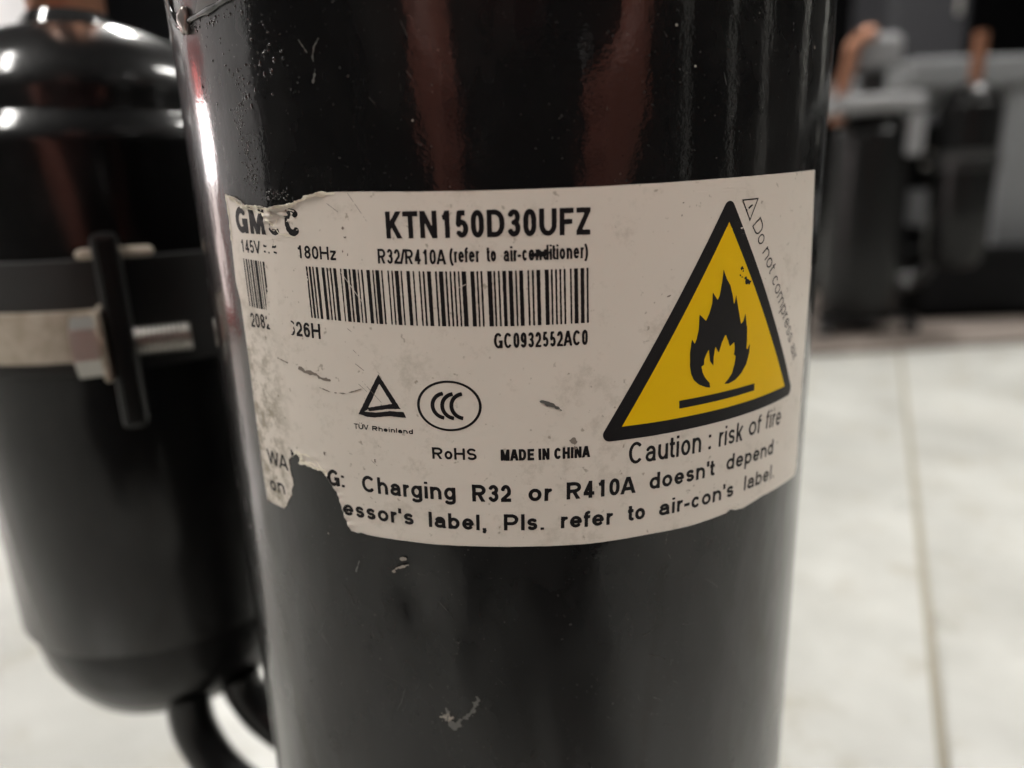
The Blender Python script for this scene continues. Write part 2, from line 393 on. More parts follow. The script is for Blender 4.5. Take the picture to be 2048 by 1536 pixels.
def text_field(txt, wgt, sA, zA, sB, zB, h, extra=None, rough=0.018, seed=0):
    """returns (F, bounds): the word set from (sA, zA) to (sB, zB) along its baseline, cap height h mm"""
    L = math.hypot(sB-sA, zB-zA); u = ((sB-sA)/L, (zB-zA)/L); v = (-u[1], u[0])
    xs = L/h/(len(txt)*.78)
    for _ in range(6):                                   # condense until the ink spans the measured width
        a = wgt/2/max(xs, .05); adv = 0; ext0 = ext1 = None
        for ch in txt:
            W, st, lo, hi = glyph(ch, a, wgt/2)
            if st:
                xx = [p[0] for q in st for p in q]
                if ext0 is None: ext0 = adv+min(xx)-a*(ch not in 'AVW')
                ext1 = adv+max(xx)+a*(ch not in 'AVWrcT')
            adv += W
        xs = L/h/(ext1-ext0)
    parts = []; adv = 0
    for ch in txt:
        W, st, lo, hi = glyph(ch, a, wgt/2)
        sh = 0.0
        for q in st:
            parts.append(([((p[0]+adv-ext0)*xs*h, p[1]*h) for p in q], lo*h, hi*h))
        adv += W
    hw = wgt*h/2
    def F(S, Z):
        X = (S-sA)*u[0]+(Z-zA)*u[1]; Y = (S-sA)*v[0]+(Z-zA)*v[1]; D = np.full(S.shape, 1e9)
        for q, lo, hi in parts:
            x0 = min(p[0] for p in q)-hw-.3; x1 = max(p[0] for p in q)+hw+.3
            c = np.flatnonzero((X.max(0) >= x0) & (X.min(0) <= x1))
            if not len(c): continue
            sl = slice(c[0], c[-1]+1)
            d = sd_stroke(X[:, sl], Y[:, sl], q, hw)
            d = np.maximum(d, np.maximum(lo-Y[:, sl], Y[:, sl]-hi))
            D[:, sl] = np.minimum(D[:, sl], d)
        D = D+rough*vnoise(S, Z, 0.22, seed+3)
        if extra is not None: D = np.maximum(D, extra(S, Z))
        return D
    cx = [sA, sB]; cz = [zA, zB]; up = 1.35 if 'Ü' in txt else 1.1
    corners = [(sA+du*u[0]*L+dv*v[0]*h, zA+du*u[1]*L+dv*v[1]*h) for du in (-.03, 1.03) for dv in (-.35, up)]
    return F, (min(c[0] for c in corners), max(c[0] for c in corners), min(c[1] for c in corners), max(c[1] for c in corners))
# measured on the label: (arc length from the front line, height from the lens level), millimetres
OUT=[(-45.75,0.71),(-43.71,0.33),(-41.90,-0.25),(-40.52,-1.01),(-39.27,-0.99),(-36.76,-1.16),(-34.88,-1.45),(-33.82,-1.21),(-32.22,-1.02),(-30.54,-0.99),(-29.21,-0.51),(-27.41,0.07),(-25.74,0.33),(-23.68,0.43),(-18.31,0.28),(-11.07,0.03),(-1.03,-0.14),(10.22,-0.16),(20.46,0.01),(30.81,0.32),(55.68,1.12),(57.92,-14.71),(57.51,-26.11),(57.38,-36.05),(57.54,-49.22),(56.25,-50.10),(49.99,-49.47),(42.64,-49.03),(37.12,-49.44),(35.35,-49.20),(34.15,-48.73),(33.20,-49.10),(26.10,-49.27),(18.65,-49.00),(9.85,-49.04),(4.08,-48.83),(-1.35,-48.67),(-6.52,-48.58),(-11.61,-48.59),(-16.77,-48.43),(-21.52,-48.34),(-25.86,-48.19),(-26.20,-47.22),(-26.67,-45.88),(-26.97,-44.67),(-27.06,-43.90),(-27.19,-43.46),(-27.46,-42.72),(-28.05,-41.58),(-28.71,-40.91),(-29.33,-39.93),(-29.81,-39.23),(-30.57,-39.13),(-31.96,-39.14),(-32.74,-38.88),(-34.23,-38.92),(-34.75,-38.78),(-34.29,-37.99),(-34.55,-37.57),(-35.05,-37.27),(-36.02,-37.68),(-37.08,-38.44),(-37.65,-38.96),(-37.50,-40.04),(-37.43,-41.00),(-37.06,-42.21),(-37.22,-43.05),(-37.72,-43.82),(-38.04,-44.88),(-38.99,-45.94),(-39.74,-47.14),(-40.52,-47.71),(-42.61,-47.66),(-45.34,-47.49),(-45.69,-43.13),(-45.60,-34.79),(-45.35,-23.92),(-45.49,-14.83),(-46.17,-12.20),(-45.57,-2.84)]
TXT=[
 ('KTN150D30UFZ',0.165,-15.95,-5.61,10.49,-5.97,3.35),
 ('R32/R410A',0.155,-17.45,-8.78,-8.37,-9.02,1.88),
 ('(refer',0.150,-7.77,-8.81,-4.08,-8.83,0.00),
 ('to',0.150,-3.15,-8.85,-1.84,-8.85,0.00),
 ('air-conditioner)',0.150,-0.91,-8.88,9.87,-8.89,0.00),
 ('GMCC',0.200,-43.54,-4.78,-29.40,-5.24,3.70),
 ('145V',0.140,-43.00,-7.55,-38.09,-7.70,1.83),
 ('180Hz',0.155,-30.33,-8.12,-23.56,-8.38,1.74),
 ('2082',0.140,-43.17,-18.65,-37.61,-18.64,2.18),
 ('626H',0.160,-33.74,-19.04,-27.71,-19.25,2.14),
 ('GC0932552AC0',0.140,-2.57,-20.04,9.73,-20.17,2.03),
 ('TÜV',0.170,-23.58,-31.85,-21.17,-31.89,0.78),
 ('Rheinland',0.200,-20.54,-31.87,-14.37,-32.01,0.68),
 ('RoHS',0.170,-11.81,-35.48,-5.61,-35.58,1.69),
 ('MADE IN CHINA',0.200,-2.34,-35.71,9.76,-35.90,1.65),
 ('WA',0.150,-43.33,-40.61,-38.06,-40.73,2.42),
 ('G:',0.190,-29.22,-41.23,-26.20,-41.25,2.53),
 ('Charging',0.170,-23.12,-41.39,-8.86,-41.56,2.56),
 ('R32',0.180,-6.53,-41.70,-0.88,-41.81,2.53),
 ('or',0.180,1.23,-41.78,4.32,-41.91,0.00),
 ('R410A',0.180,6.54,-41.91,16.41,-42.12,2.56),
 ("doesn't",0.170,18.82,-42.03,30.58,-42.17,0.00),
 ('depend',0.160,32.77,-42.01,45.14,-42.56,0.00),
 ('on',0.160,-43.70,-45.32,-39.53,-45.05,0.00),
 ("essor's",0.180,-26.82,-45.62,-15.28,-45.77,0.00),
 ('label,',0.180,-13.02,-45.86,-4.65,-46.08,2.37),
 ('Pls.',0.180,-2.31,-46.10,3.29,-46.24,2.46),
 ('refer',0.180,5.66,-46.22,13.05,-46.46,0.00),
 ('to',0.180,15.22,-46.35,18.15,-46.41,0.00),
 ("air-con's",0.170,20.44,-46.44,34.66,-46.61,0.00),
 ('label.',0.150,37.17,-46.49,46.05,-46.93,0.00),
 ('Caution',0.125,15.56,-37.71,27.52,-37.89,3.22),
 (':',0.120,28.94,-37.80,29.44,-37.87,0.00),
 ('risk',0.120,30.96,-37.84,36.24,-38.02,0.00),
 ('of',0.120,37.61,-37.66,41.06,-37.88,0.00),
 ('fire',0.120,41.99,-37.62,47.21,-38.14,0.00),
]
BARS=[(-42.82,-42.54),(-42.12,-41.72),(-41.45,-41.18),(-40.84,-40.40),(-40.15,-39.97),(-39.77,-39.15),(-38.91,-38.74),(-38.43,-38.20),(-37.85,-37.43),(-29.04,-28.78),(-28.52,-28.17),(-27.91,-27.66),(-27.32,-26.90),(-26.32,-25.82),(-25.50,-25.26),(-24.93,-24.69),(-24.38,-23.90),(-23.28,-23.10),(-22.74,-22.21),(-21.94,-21.68),(-21.38,-20.86),(-20.57,-20.39),(-20.06,-19.81),(-19.26,-18.76),(-18.41,-18.19),(-17.98,-17.42),(-17.14,-16.93),(-16.24,-16.04),(-15.69,-15.49),(-15.22,-14.68),(-14.41,-14.21),(-13.61,-13.14),(-12.75,-12.55),(-11.94,-11.73),(-11.42,-11.17),(-10.83,-10.31),(-9.78,-9.54),(-9.27,-8.71),(-8.44,-8.20),(-7.88,-7.64),(-7.36,-7.12),(-6.80,-6.60),(-6.33,-5.75),(-5.20,-4.69),(-4.42,-4.19),(-3.91,-3.67),(-3.05,-2.48),(-2.27,-2.04),(-1.70,-1.47),(-1.14,-0.68),(-0.37,0.16),(0.47,0.70),(0.98,1.49),(2.03,2.26),(2.60,2.84),(3.18,3.66),(4.24,4.75),(5.02,5.25),(5.57,5.80),(6.12,6.35),(6.67,6.91),(7.49,7.70),(8.02,8.53),(8.85,9.34),(9.65,9.89)]
BTOP=[(-42.82,-8.49),(-27.88,-9.20),(-19.29,-9.61),(-18.78,-9.64),(-10.83,-9.85),(-2.43,-10.01),(9.86,-10.12)]
BBOT=[(-43.08,-15.48),(-27.49,-16.36),(-19.48,-16.70),(-11.33,-16.93),(-2.74,-17.13),(9.80,-17.24)]
ERASE_BAR=[(-37.39,-7.99),(-37.39,-9.64),(-37.21,-11.01),(-37.88,-13.15),(-38.70,-15.90),(-38.13,-16.60),(-37.12,-16.24),(-32.73,-16.09),(-30.47,-15.82),(-29.95,-14.82),(-29.87,-13.73),(-29.23,-11.82),(-28.54,-10.73),(-28.56,-9.67),(-29.12,-9.29),(-29.81,-9.10),(-32.28,-8.15)]
ERASE_GM=[(-35.75,-1.54),(-35.23,-3.26),(-34.78,-4.18),(-33.61,-4.45),(-31.89,-4.71),(-32.59,-3.14),(-31.46,-2.12),(-30.12,-1.76),(-31.15,-1.36),(-33.84,-1.31)]
TRI_O=[(31.18,-1.97),(11.18,-34.01),(51.64,-33.62)]
TRI_E=[(30.66,-2.72),(12.11,-32.41),(31.76,-2.52),(50.79,-31.97),(12.62,-33.96),(50.20,-34.00)]
TRI_I=[(31.20,-5.44),(14.50,-32.02),(47.92,-31.91)]
BAR=[(23.34,-29.45),(38.43,-29.45),(38.45,-30.57),(23.39,-30.61)]
FLAME=[(30.48,-11.83),(31.16,-13.13),(31.97,-14.19),(32.48,-15.55),(32.85,-16.92),(33.20,-15.55),(33.68,-17.18),(34.49,-19.91),(34.98,-19.54),(35.37,-18.49),(35.84,-20.52),(35.88,-20.27),(36.04,-22.41),(35.98,-23.67),(36.23,-23.89),(36.76,-23.05),(36.71,-24.43),(36.17,-26.07),(35.11,-27.30),(33.89,-28.06),(32.39,-28.40),(31.50,-28.29),(32.35,-27.69),(33.05,-26.95),(33.52,-25.63),(33.65,-24.48),(33.27,-24.21),(33.42,-23.28),(33.21,-22.37),(32.35,-22.87),(32.00,-22.03),(31.40,-21.02),(30.72,-22.06),(30.19,-23.50),(29.50,-22.51),(29.22,-23.92),(29.23,-25.28),(28.57,-24.45),(28.26,-22.76),(27.81,-23.42),(27.50,-24.10),(27.48,-24.82),(27.03,-25.06),(27.27,-25.93),(27.84,-26.85),(28.68,-27.72),(28.76,-28.37),(27.90,-28.16),(26.70,-27.62),(25.78,-26.85),(25.24,-25.84),(25.03,-24.78),(24.94,-22.93),(25.23,-20.91),(25.68,-21.57),(25.69,-21.71),(26.07,-20.92),(26.36,-19.64),(26.40,-17.60),(27.58,-18.60),(28.11,-17.71),(28.58,-16.29),(28.61,-14.75),(29.58,-15.90),(29.94,-15.29),(30.29,-13.54)]
SMALLTRI=[(33.50,-2.56),(37.15,-2.46),(35.38,-5.66)]
EXCL=[(35.83,-3.31),(34.98,-3.82),(34.58,-4.06)]
DONOT=[(36.02,-6.26),(51.17,-28.75),(37.95,-5.27)]
DN=[(36.02,-6.26),(37.42,-8.53),(38.54,-10.09),(41.47,-13.39),(41.26,-14.40),(48.62,-25.39),(49.26,-26.78),(51.17,-28.75)]
TUV1=[(-18.78,-23.92),(-22.36,-29.62)]
TUV=[(-18.83,-23.68),(-15.89,-28.49),(-17.57,-28.54),(-20.57,-29.06),(-20.87,-29.01),(-20.88,-28.58),(-20.51,-28.48),(-17.14,-27.79),(-18.81,-25.03),(-21.60,-29.20),(-19.74,-29.21),(-17.60,-28.86),(-15.49,-28.89),(-15.17,-29.72),(-17.66,-29.57),(-19.80,-29.92),(-21.05,-29.95),(-22.52,-29.59)]
OVAL=[(-8.74,-24.35),(-9.16,-31.39),(-13.43,-27.80),(-4.61,-28.07)]
C1=[(-9.62,-26.02),(-11.29,-27.83),(-9.71,-29.72)]
C2=[(-8.37,-26.07),(-9.95,-27.89),(-8.34,-29.76)]
C3=[(-7.03,-26.10),(-8.69,-27.88),(-7.09,-29.78)]
DASH=[(-37.08,-6.51),(-36.45,-6.67),(-37.24,-7.30),(-36.80,-7.33),(-36.16,-7.45),(-35.81,-7.54),(-35.16,-6.72),(-34.31,-6.64),(-35.09,-7.46),(-34.26,-7.49)]
QRBOX=[(-2.07,-21.33),(9.61,-21.45),(9.52,-32.38),(-2.27,-32.63)]
SC=[(-22.37,-24.91),(-20.27,-26.13),(-21.04,-24.91),(-18.52,-27.81)]
SCUFF=[(-37.02,-22.75),(-34.89,-23.26),(-32.49,-23.74),(-31.00,-24.31),(-29.87,-24.35),(-28.30,-24.92),(-27.00,-25.10),(-29.04,-26.29),(-26.79,-26.86),(-24.24,-26.78),(-21.73,-25.96)]
SCR2=[(-21.02,0.18),(-18.29,-3.78),(-24.91,-0.62),(-22.70,-2.16),(-23.01,-17.52),(-21.71,-18.41),(-22.40,-20.47),(-21.55,-21.25),(-22.29,-22.39),(-20.99,-23.28),(-22.41,-24.96),(-20.83,-26.26),(-21.59,-24.63),(-18.55,-27.87),(-19.21,-22.92),(-18.61,-23.71),(-21.14,-36.34),(-20.05,-37.34),(-21.88,-42.05),(-20.69,-43.12)]
BLOT=[(3.43,-8.21),(3.94,-28.01),(7.30,-32.92),(34.18,-12.11),(35.32,-13.78),(21.06,-14.46),(22.62,-1.81),(-29.12,-36.29)]
DROPS=[(-44.99,21.55),(-45.57,20.52),(-41.40,20.82),(-41.55,20.30),(-39.61,19.13),(-41.07,18.87),(-44.19,18.46),(-40.89,17.43),(-40.22,16.75),(-34.58,22.21),(-34.20,21.55),(-34.63,20.92),(-32.14,21.57),(-31.94,21.20),(-31.30,20.23),(-34.50,19.74),(-31.16,18.80),(-31.55,18.11),(-32.18,18.06),(-32.55,17.93),(-32.47,17.57),(-33.29,17.01),(-30.73,17.07),(-29.31,17.77),(-29.08,16.89),(-34.59,17.47),(-31.41,15.84),(-32.70,15.63),(-33.94,15.54),(-34.96,15.29),(-38.19,16.33),(-37.45,16.60),(-36.24,16.95),(-35.33,16.80),(-34.39,16.61),(-33.58,16.60),(-36.18,14.66),(-34.86,13.93),(-36.39,13.32),(-36.03,12.00),(-37.07,13.20),(-37.83,12.77),(-38.43,12.41),(-38.92,12.17),(-39.47,11.75),(-37.64,11.41),(-31.66,12.91),(-28.40,13.24),(-38.21,14.09),(-38.47,14.81),(-38.90,14.81),(-48.71,15.58),(-44.61,12.86),(-38.70,15.29),(-37.16,15.35),(-38.03,15.58)]
CLUST=[(-39.07,11.44),(-38.44,6.65),(-38.14,3.36),(-37.59,1.19)]
YSC=[(-26.27,18.78),(-25.12,17.15),(-24.40,16.58),(-23.25,18.54),(-24.02,17.71),(-24.40,16.58),(-24.13,15.21),(-24.67,13.73)]
CHIPS=[(-17.49,-51.36),(-17.85,-52.79),(-19.23,-53.72),(-12.46,-77.84),(-11.32,-78.69),(-11.78,-79.66),(-10.26,-78.11),(-8.29,-76.12),(-7.16,-73.55),(-7.81,-66.88),(-11.42,8.40),(21.65,18.45),(24.62,13.91),(51.29,18.14)]
DENT=[(-20.37,-55.30),(-14.22,-53.66),(-17.12,-60.64),(-20.25,-58.62),(-12.53,-51.09)]
WELD=[(-59.18,29.03),(-58.73,27.74),(-57.64,26.13),(-55.43,24.83),(-54.05,24.19),(-50.77,24.76),(-46.84,24.53),(-43.12,24.61),(-40.52,24.70),(-38.57,24.64)]
FLAP=[(-46.84,24.53),(-44.24,25.17),(-41.79,25.63),(-36.26,24.69),(-37.90,24.62),(-40.51,24.74),(-43.10,24.65)]
# ------------------------------------------------------------------ the room
floor = tag(box('floor', (0, 1.5, -0.012), (14, 14, 0.02), M['grout']), kind='structure')
def build_tiles():
    # joint directions measured from the one joint in view
    a = Vector((0.1809, 0.1071)); b = Vector((0.5681, 0.8826)); e = (b-a).normalized(); n = Vector((e.y, -e.x))
    T, U, g = 0.80, 1.20, 0.0048
    bm = bmesh.new(); bmesh.ops.create_cube(bm, size=1.0)
    for v in bm.verts: v.co = Vector((v.co.x*(T-g), v.co.y*(U-g), v.co.z*0.008))
    bmesh.ops.bevel(bm, geom=[q for q in bm.edges if all(v.co.z > 0 for v in q.verts)], offset=0.0012, segments=2, affect='EDGES')
    me = bpy.data.meshes.new('tile'); bm.to_mesh(me); bm.free(); me.materials.append(M['tile'])
    ang = math.atan2(e.y, e.x)-math.pi/2
    for i in range(-4, 5):
        for j in range(-3, 5):
            p = a+n*(T*(i+.5))+e*(U*(j+.5)-0.27)
            o = bpy.data.objects.new('tile', me); COL.objects.link(o); o.parent = floor
            o.location = (p.x, p.y, -0.004); o.rotation_euler = (0, 0, ang)
build_tiles()
def wall(name, c, size, m=None): return tag(box(name, c, size, m or M['wall']), kind='structure')
wall('wall', (0.5, 6.0, 1.4), (9.4, 0.1, 2.85))
wall('wall', (-4.2, 1.0, 1.4), (0.1, 9.9, 2.85), M['wall'])
wall('wall', (-3.0, 2.6, 1.2), (0.12, 5.6, 2.4), M['pale_wall'])
wall('wall', (5.2, 1.0, 1.4), (0.1, 9.9, 2.85), M['wall'])
wall('wall', (0.5, -4.2, 1.4), (9.4, 0.1, 2.85))
tag(box('ceiling', (0.5, 0.9, 2.88), (9.5, 10.3, 0.1), M['cabinet']), kind='structure')

def lamp(x, y, rz, L, W, strength, label, z=2.62):
    t = empty('ceiling_lamp', (x, y, z), rz); tag(t, label, 'ceiling lamp', 'tube lamps under the ceiling')
    box('lamp_housing', (0, 0, 0.03), (L+0.06, W+0.05, 0.05), M['housing'], t, 0.006)
    box('lamp_diffuser', (0, 0, -0.008), (L, W, 0.02), mat('lit_diffuser', (0.9, 0.9, 0.9), 0.5, emis=(1.0, 0.975, 0.93), estr=strength*1.42), t, 0.005)
    tube('hanging_rod', [(0, 0, 0.055), (0, 0, 0.21)], 0.008, M['housing'], t, 10, 2)
lamp(-1.35, 3.4, -0.97, 1.7, 0.10, 110, 'tube lamp hanging behind the compressors to the left')
lamp(1.5, 1.5, 1.3, 1.25, 0.10, 110, 'tube lamp hanging above the floor to the right')
lamp(-1.5, -0.7, 1.4, 1.25, 0.10, 106, 'tube lamp hanging in front to the left')
lamp(1.7, -1.2, 1.7, 1.25, 0.10, 94, 'tube lamp hanging in front to the right')

def work_light():
    t = empty('work_light', (-1.22, 0.66, 0), math.radians(60)); tag(t, 'unseen upright work light in a red frame standing on the floor to the left', 'work light')  # unseen lamp, shaped to mirror as the streak on the shell's left edge
    box('lit_panel', (0, 0, 0.352), (0.20, 0.02, 0.125), mat('lit_work_panel', (0.9, 0.9, 0.9), 0.5, emis=(1.0, 0.94, 0.93), estr=15), t, 0.004)
    box('streak_glow_panel', (0, 0, 0.165), (0.16, 0.02, 0.235), mat('pink_streak_glow', (0.9, 0.9, 0.9), 0.5, emis=(1.0, 0.78, 0.73), estr=2.6), t, 0.004)  # invented pink glow that carries the streak lower down the shell
    box('added_red_glow', (0.02, 0, 0.448), (0.07, 0.02, 0.055), mat('red_streak_glow', (0.8, 0.2, 0.2), 0.5, emis=(1.0, 0.13, 0.11), estr=3.0), t, 0.004)  # invented red glow, added to redden the top of the streak
    for sx in (-1, 1): box('frame_bar', (sx*0.125, 0.012, 0.25), (0.03, 0.05, 0.49), M['red'], t, 0.006)
    for z in (0.51, 0.025): box('frame_bar', (0, 0.012, z), (0.28, 0.05, 0.03), M['red'], t, 0.006)
    box('back_shell', (0, 0.035, 0.27), (0.218, 0.04, 0.45), M['black_plastic'], t, 0.004)
    tube('carry_handle', [(-0.08, 0.012, 0.52), (-0.08, 0.012, 0.57), (0, 0.012, 0.585), (0.08, 0.012, 0.57), (0.08, 0.012, 0.52)], 0.011, M['red'], t)
    for sx in (-1, 1): box('foot_bar', (sx*0.125, 0.03, 0.0055), (0.035, 0.22, 0.010), M['red'], t, 0.003)
work_light()

# ------------------------------------------------------------------ compressors
def build_compressor(loc, rz, label, top=0.345, acc_up=0.0, detail=False):
    root = empty('rotary_compressor', loc, rz)
    tag(root, label, 'compressor', 'black rotary compressors standing on the tiled floor')
    PM, AM = (M['paint'], M['acc_paint']) if detail else (M['far_paint'], M['far_paint'])
    zs = CH+0.0365                                    # welded joint of shell and cap
    if detail:
        A, Zs = [], np.concatenate([np.linspace(0.035, 0.10, 14), np.linspace(0.1025, zs-0.0012, 86)])
        A = np.concatenate([np.linspace(-math.pi, -1.75, 30, endpoint=False), np.linspace(-1.75, 1.75, 260, endpoint=False), np.linspace(1.75, math.pi, 30, endpoint=False)])
        AA, ZZ = np.meshgrid(A, Zs)
        s = AA*RS*1e3; z = (ZZ-CH)*1e3
        def g(s0, z0, ws, wz, h): return h*np.exp(-((s-s0)/ws)**2-((z-z0)/wz)**2)
        d = g(-16.2, -58, 3.4, 5.6, -0.85)+g(-19.5, -61, 2.0, 2.6, 0.05)+g(-11.5, -78, 2.0, 2.2, -0.10)+g(-25, 15.5, 1.6, 2.5, -0.05)
        d += g(22, -62, 9, 12, -0.05)+g(-37, -20, 6, 14, 0.04)+g(-52, -10, 3, 9, 0.03)
        d += 0.012*vnoise(s, z, 7.0, 5)+0.03*vnoise(s, z, 19.0, 6)
        d[-1] = 0
        rr = RS+d*1e-3
        V = np.stack([rr*np.sin(AA), -rr*np.cos(AA), ZZ], -1).reshape(-1, 3)
        nA, nZ = len(A), len(Zs)
        F = [(i*nA+k, i*nA+(k+1) % nA, (i+1)*nA+(k+1) % nA, (i+1)*nA+k) for i in range(nZ-1) for k in range(nA)]
        shell = link('shell', pyd('shell', V.tolist(), F), M['paint'], root, True)
        lathe('bottom_cap', [(0.001, 0.012), (0.030, 0.013), (0.047, 0.018), (0.055, 0.026), (RS, 0.035)], M['paint'], root)
    else:
        lathe('shell', [(0.020, 0.010), (0.047, 0.016), (0.055, 0.024), (RS, 0.034), (RS, 0.15), (RS, top-0.049)], PM, root, 64)
        zs = top-0.0475
    lathe('top_cap', [(RS-0.0006, zs+0.0008), (RS-0.0008, zs+0.012), (RS-0.0035, zs+0.021), (RS-0.012, zs+0.033), (0.030, zs+0.044), (0.014, zs+0.0475), (0.001, zs+0.048)], PM, root, 96 if detail else 64)
    # weld bead round the joint, lumpy
    v, f, n, k = [], [], 360 if detail else 96, 8
    for i in range(n):
        a = 2*math.pi*i/n; rad = 0.00045*(1+0.22*math.sin(a*37)+0.15*math.sin(a*91+1))
        zz = zs+0.0003*math.sin(a*13)+0.0002*math.sin(a*29)
        if False: zz += 0.0042*max(0.0, min(1.0, (-0.905-((a+math.pi) % (2*math.pi)-math.pi))/0.12)) if -1.4 < ((a+math.pi) % (2*math.pi)-math.pi) < -0.9 else 0
        for j in range(k):
            b = 2*math.pi*j/k; v.append(((RS-0.0002+rad*math.cos(b))*math.sin(a), -(RS-0.0002+rad*math.cos(b))*math.cos(a), zz+rad*0.8*math.sin(b)))
    for i in range(n):
        for j in range(k): f.append((i*k+j, ((i+1) % n)*k+j, ((i+1) % n)*k+(j+1) % k, i*k+(j+1) % k))
    link('weld_bead', pyd('weld_bead', v, f), M['weld'], root, True)
    # three-lobed foot plate with rubber grommets
    bm = bmesh.new(); ring_ = []
    for i in range(72):
        a = 2*math.pi*i/72; r = 0.062+0.030*max(0, math.cos(3*a+0.6))**2
        ring_.append(bm.verts.new((r*math.sin(a), -r*math.cos(a), 0.020)))
    fc = bm.faces.new(ring_); ex = bmesh.ops.extrude_face_region(bm, geom=[fc])
    bmesh.ops.translate(bm, verts=[q for q in ex['geom'] if isinstance(q, bmesh.types.BMVert)], vec=(0, 0, 0.003))
    bmesh.ops.recalc_face_normals(bm, faces=bm.faces)
    me = bpy.data.meshes.new('foot_plate'); bm.to_mesh(me); bm.free(); link('foot_plate', me, M['bracket'], root)
    for i in range(3):
        a = (2*math.pi*i-0.6)/3
        lathe('rubber_grommet', [(0.011, 0.0), (0.011, 0.012), (0.008, 0.016), (0.0085, 0.0195)], M['rubber'], root, 24, (0.081*math.sin(a), -0.081*math.cos(a), 0))
    zt = zs+0.046
    if detail: tube('discharge_tube', [(0.026, 0.004, zt-0.008), (0.026, 0.004, zt+0.025), (0.022, 0.006, zt+0.045), (0.030, 0.020, zt+0.062), (0.045, 0.040, zt+0.064)], 0.0075, M['copper'], root)
    tc = None if not detail else box('terminal_cover', (-0.012, -0.016, zt+0.030), (0.046, 0.040, 0.060), M['plastic'], root, 0.004, 0.5)
    if detail: tube('cover_stud', [(0, 0, 0), (0, 0, 0.006)], 0.003, M['steel'], tc, 10, 1).location = (-0.012, -0.016, zt+0.0595)
    # accumulator
    ax, ay, ra = -0.1154, 0.0641, 0.0426
    zb, u = CH, acc_up
    prof = [(0.001, zb-0.1495), (0.0285, zb-0.1493), (0.0312, zb-0.1484), (0.0355, zb-0.142), (0.0390, zb-0.134), (0.0405, zb-0.1245), (0.0406, zb-0.1218), (0.0418, zb-0.1211), (ra, zb-0.1200), (ra, zb-0.06), (ra, zb+0.0142+u), (ra-0.0001, zb+0.0150+u), (ra-0.0006, zb+0.0164+u), (ra-0.0014, zb+0.0180+u), (ra-0.0026, zb+0.0198+u), (ra-0.0042, zb+0.0213+u), (ra-0.0046, zb+0.0222+u)]
    for k in range(1, 13):
        q = math.radians(90*k/12); prof.append(((ra-0.0044)*math.cos(q)+0.0001, zb+0.0232+u+0.0238*math.sin(q)))
    acc = lathe('accumulator', prof, AM, root, 128 if detail else 64, (ax, ay, 0))
    zi = zb+0.0458+u
    tube('inlet_tube', [(ax-0.002, ay, zi-0.003), (ax-0.002, ay, zi+0.03), (ax-0.002, ay+0.001, zi+0.07)], 0.0095, M['copper'], acc, 24)
    lathe('brazed_collar', [(0.0135, zi-0.0025), (0.0120, zi+0.001), (0.0100, zi+0.0035)], M['weld'], acc, 32, (ax-0.002, ay, 0))
    tube('suction_tube', [(-0.1030, 0.0365, zb-0.1440), (-0.1015, 0.0350, zb-0.1570), (-0.0925, 0.0320, zb-0.1715), (-0.0750, 0.0270, zb-0.1800), (-0.0520, 0.0200, zb-0.1820)], 0.0064, M['bracket'], root, 20, 8)
    tube('suction_tube', [(-0.0900, 0.0445, zb-0.1440), (-0.0885, 0.0440, zb-0.1500), (-0.0820, 0.0420, zb-0.1585), (-0.0690, 0.0380, zb-0.1650), (-0.0450, 0.0290, zb-0.1665)], 0.0062, M['bracket'], root, 20, 8)
    # rubber liner, steel strap, bracket and bolt round the accumulator
    lz0, lz1 = (zb-0.0405, zb-0.0125) if detail else (zb-0.0405+u*.5, zb-0.0125+u*.5)
    lathe('clamp_liner', [(ra+0.0001, lz0), (ra+0.0014, lz0+0.0004), (ra+0.0014, lz1-0.0004), (ra+0.0001, lz1)], M['rubber'], root, 128, (ax, ay, 0))
    d = lz0-(zb-0.0405)
    pa = 0.452; v, f, n = [], [], 110
    sp = [(ra+0.0015, zb-0.0372+d), (ra+0.0026, zb-0.0370+d), (ra+0.0026, zb-0.0247+d), (ra+0.0015, zb-0.0245+d)]
    for i in range(n+1):
        a = pa-0.06-i/n*4.9
        for q_, z_ in sp: v.append((ax+q_*math.sin(a), ay-q_*math.cos(a), z_))
    for i in range(n):
        for j in range(4): f.append((i*4+j, i*4+(j+1) % 4, (i+1)*4+(j+1) % 4, (i+1)*4+j))
    f += [(0, 1, 2, 3), (n*4+3, n*4+2, n*4+1, n*4)]
    strap = link('clamp_strap', pyd('clamp_strap', v, f), M['bracket'] if acc_up else M['zinc'], root)
    ux = Vector((math.cos(pa), math.sin(pa), 0)); rad = Vector((math.sin(pa), -math.cos(pa), 0))
    base = Vector((ax, ay, zb+d))
    def at(r, t, z): return base+rad*r+ux*t+Vector((0, 0, z))
    def obox(name, r, t, z, sr, st_, sz, m, par, bev): return box(name, at(r, t, z), (st_, sr, sz), m, par, bev, pa)
    obox('clamp_ear', ra+0.0095, -0.0037, -0.0315, 0.014, 0.0016, 0.0165, M['zinc'], strap, 0.0006)
    br = obox('bracket', ra+0.0085, 0, -0.0292, 0.013, 0.0055, 0.0455, M['bracket'], root, 0.0014)
    obox('bracket_tab', ra+0.0055, 0.0016, -0.0112, 0.006, 0.0165, 0.0024, M['zinc'], br, 0.0012)
    c = at(ra+0.0085, 0, -0.0322)
    def cyl_u(name, t0, t1, r, n, m, par): return tube(name, [c+ux*t0, c+ux*t1], r, m, par, n, 1)
    bolt = cyl_u('clamp_bolt', -0.0100, -0.0046, 0.0072, 6, M['steel'], root)
    bolt.data.shade_flat()
    cyl_u('washer', -0.0045, -0.0033, 0.0085, 28, M['zinc'], bolt)
    v, f, n = [], [], 14; t0, t1, P = 0.0028, 0.0150, 0.0011; N = int((t1-t0)/P*8)
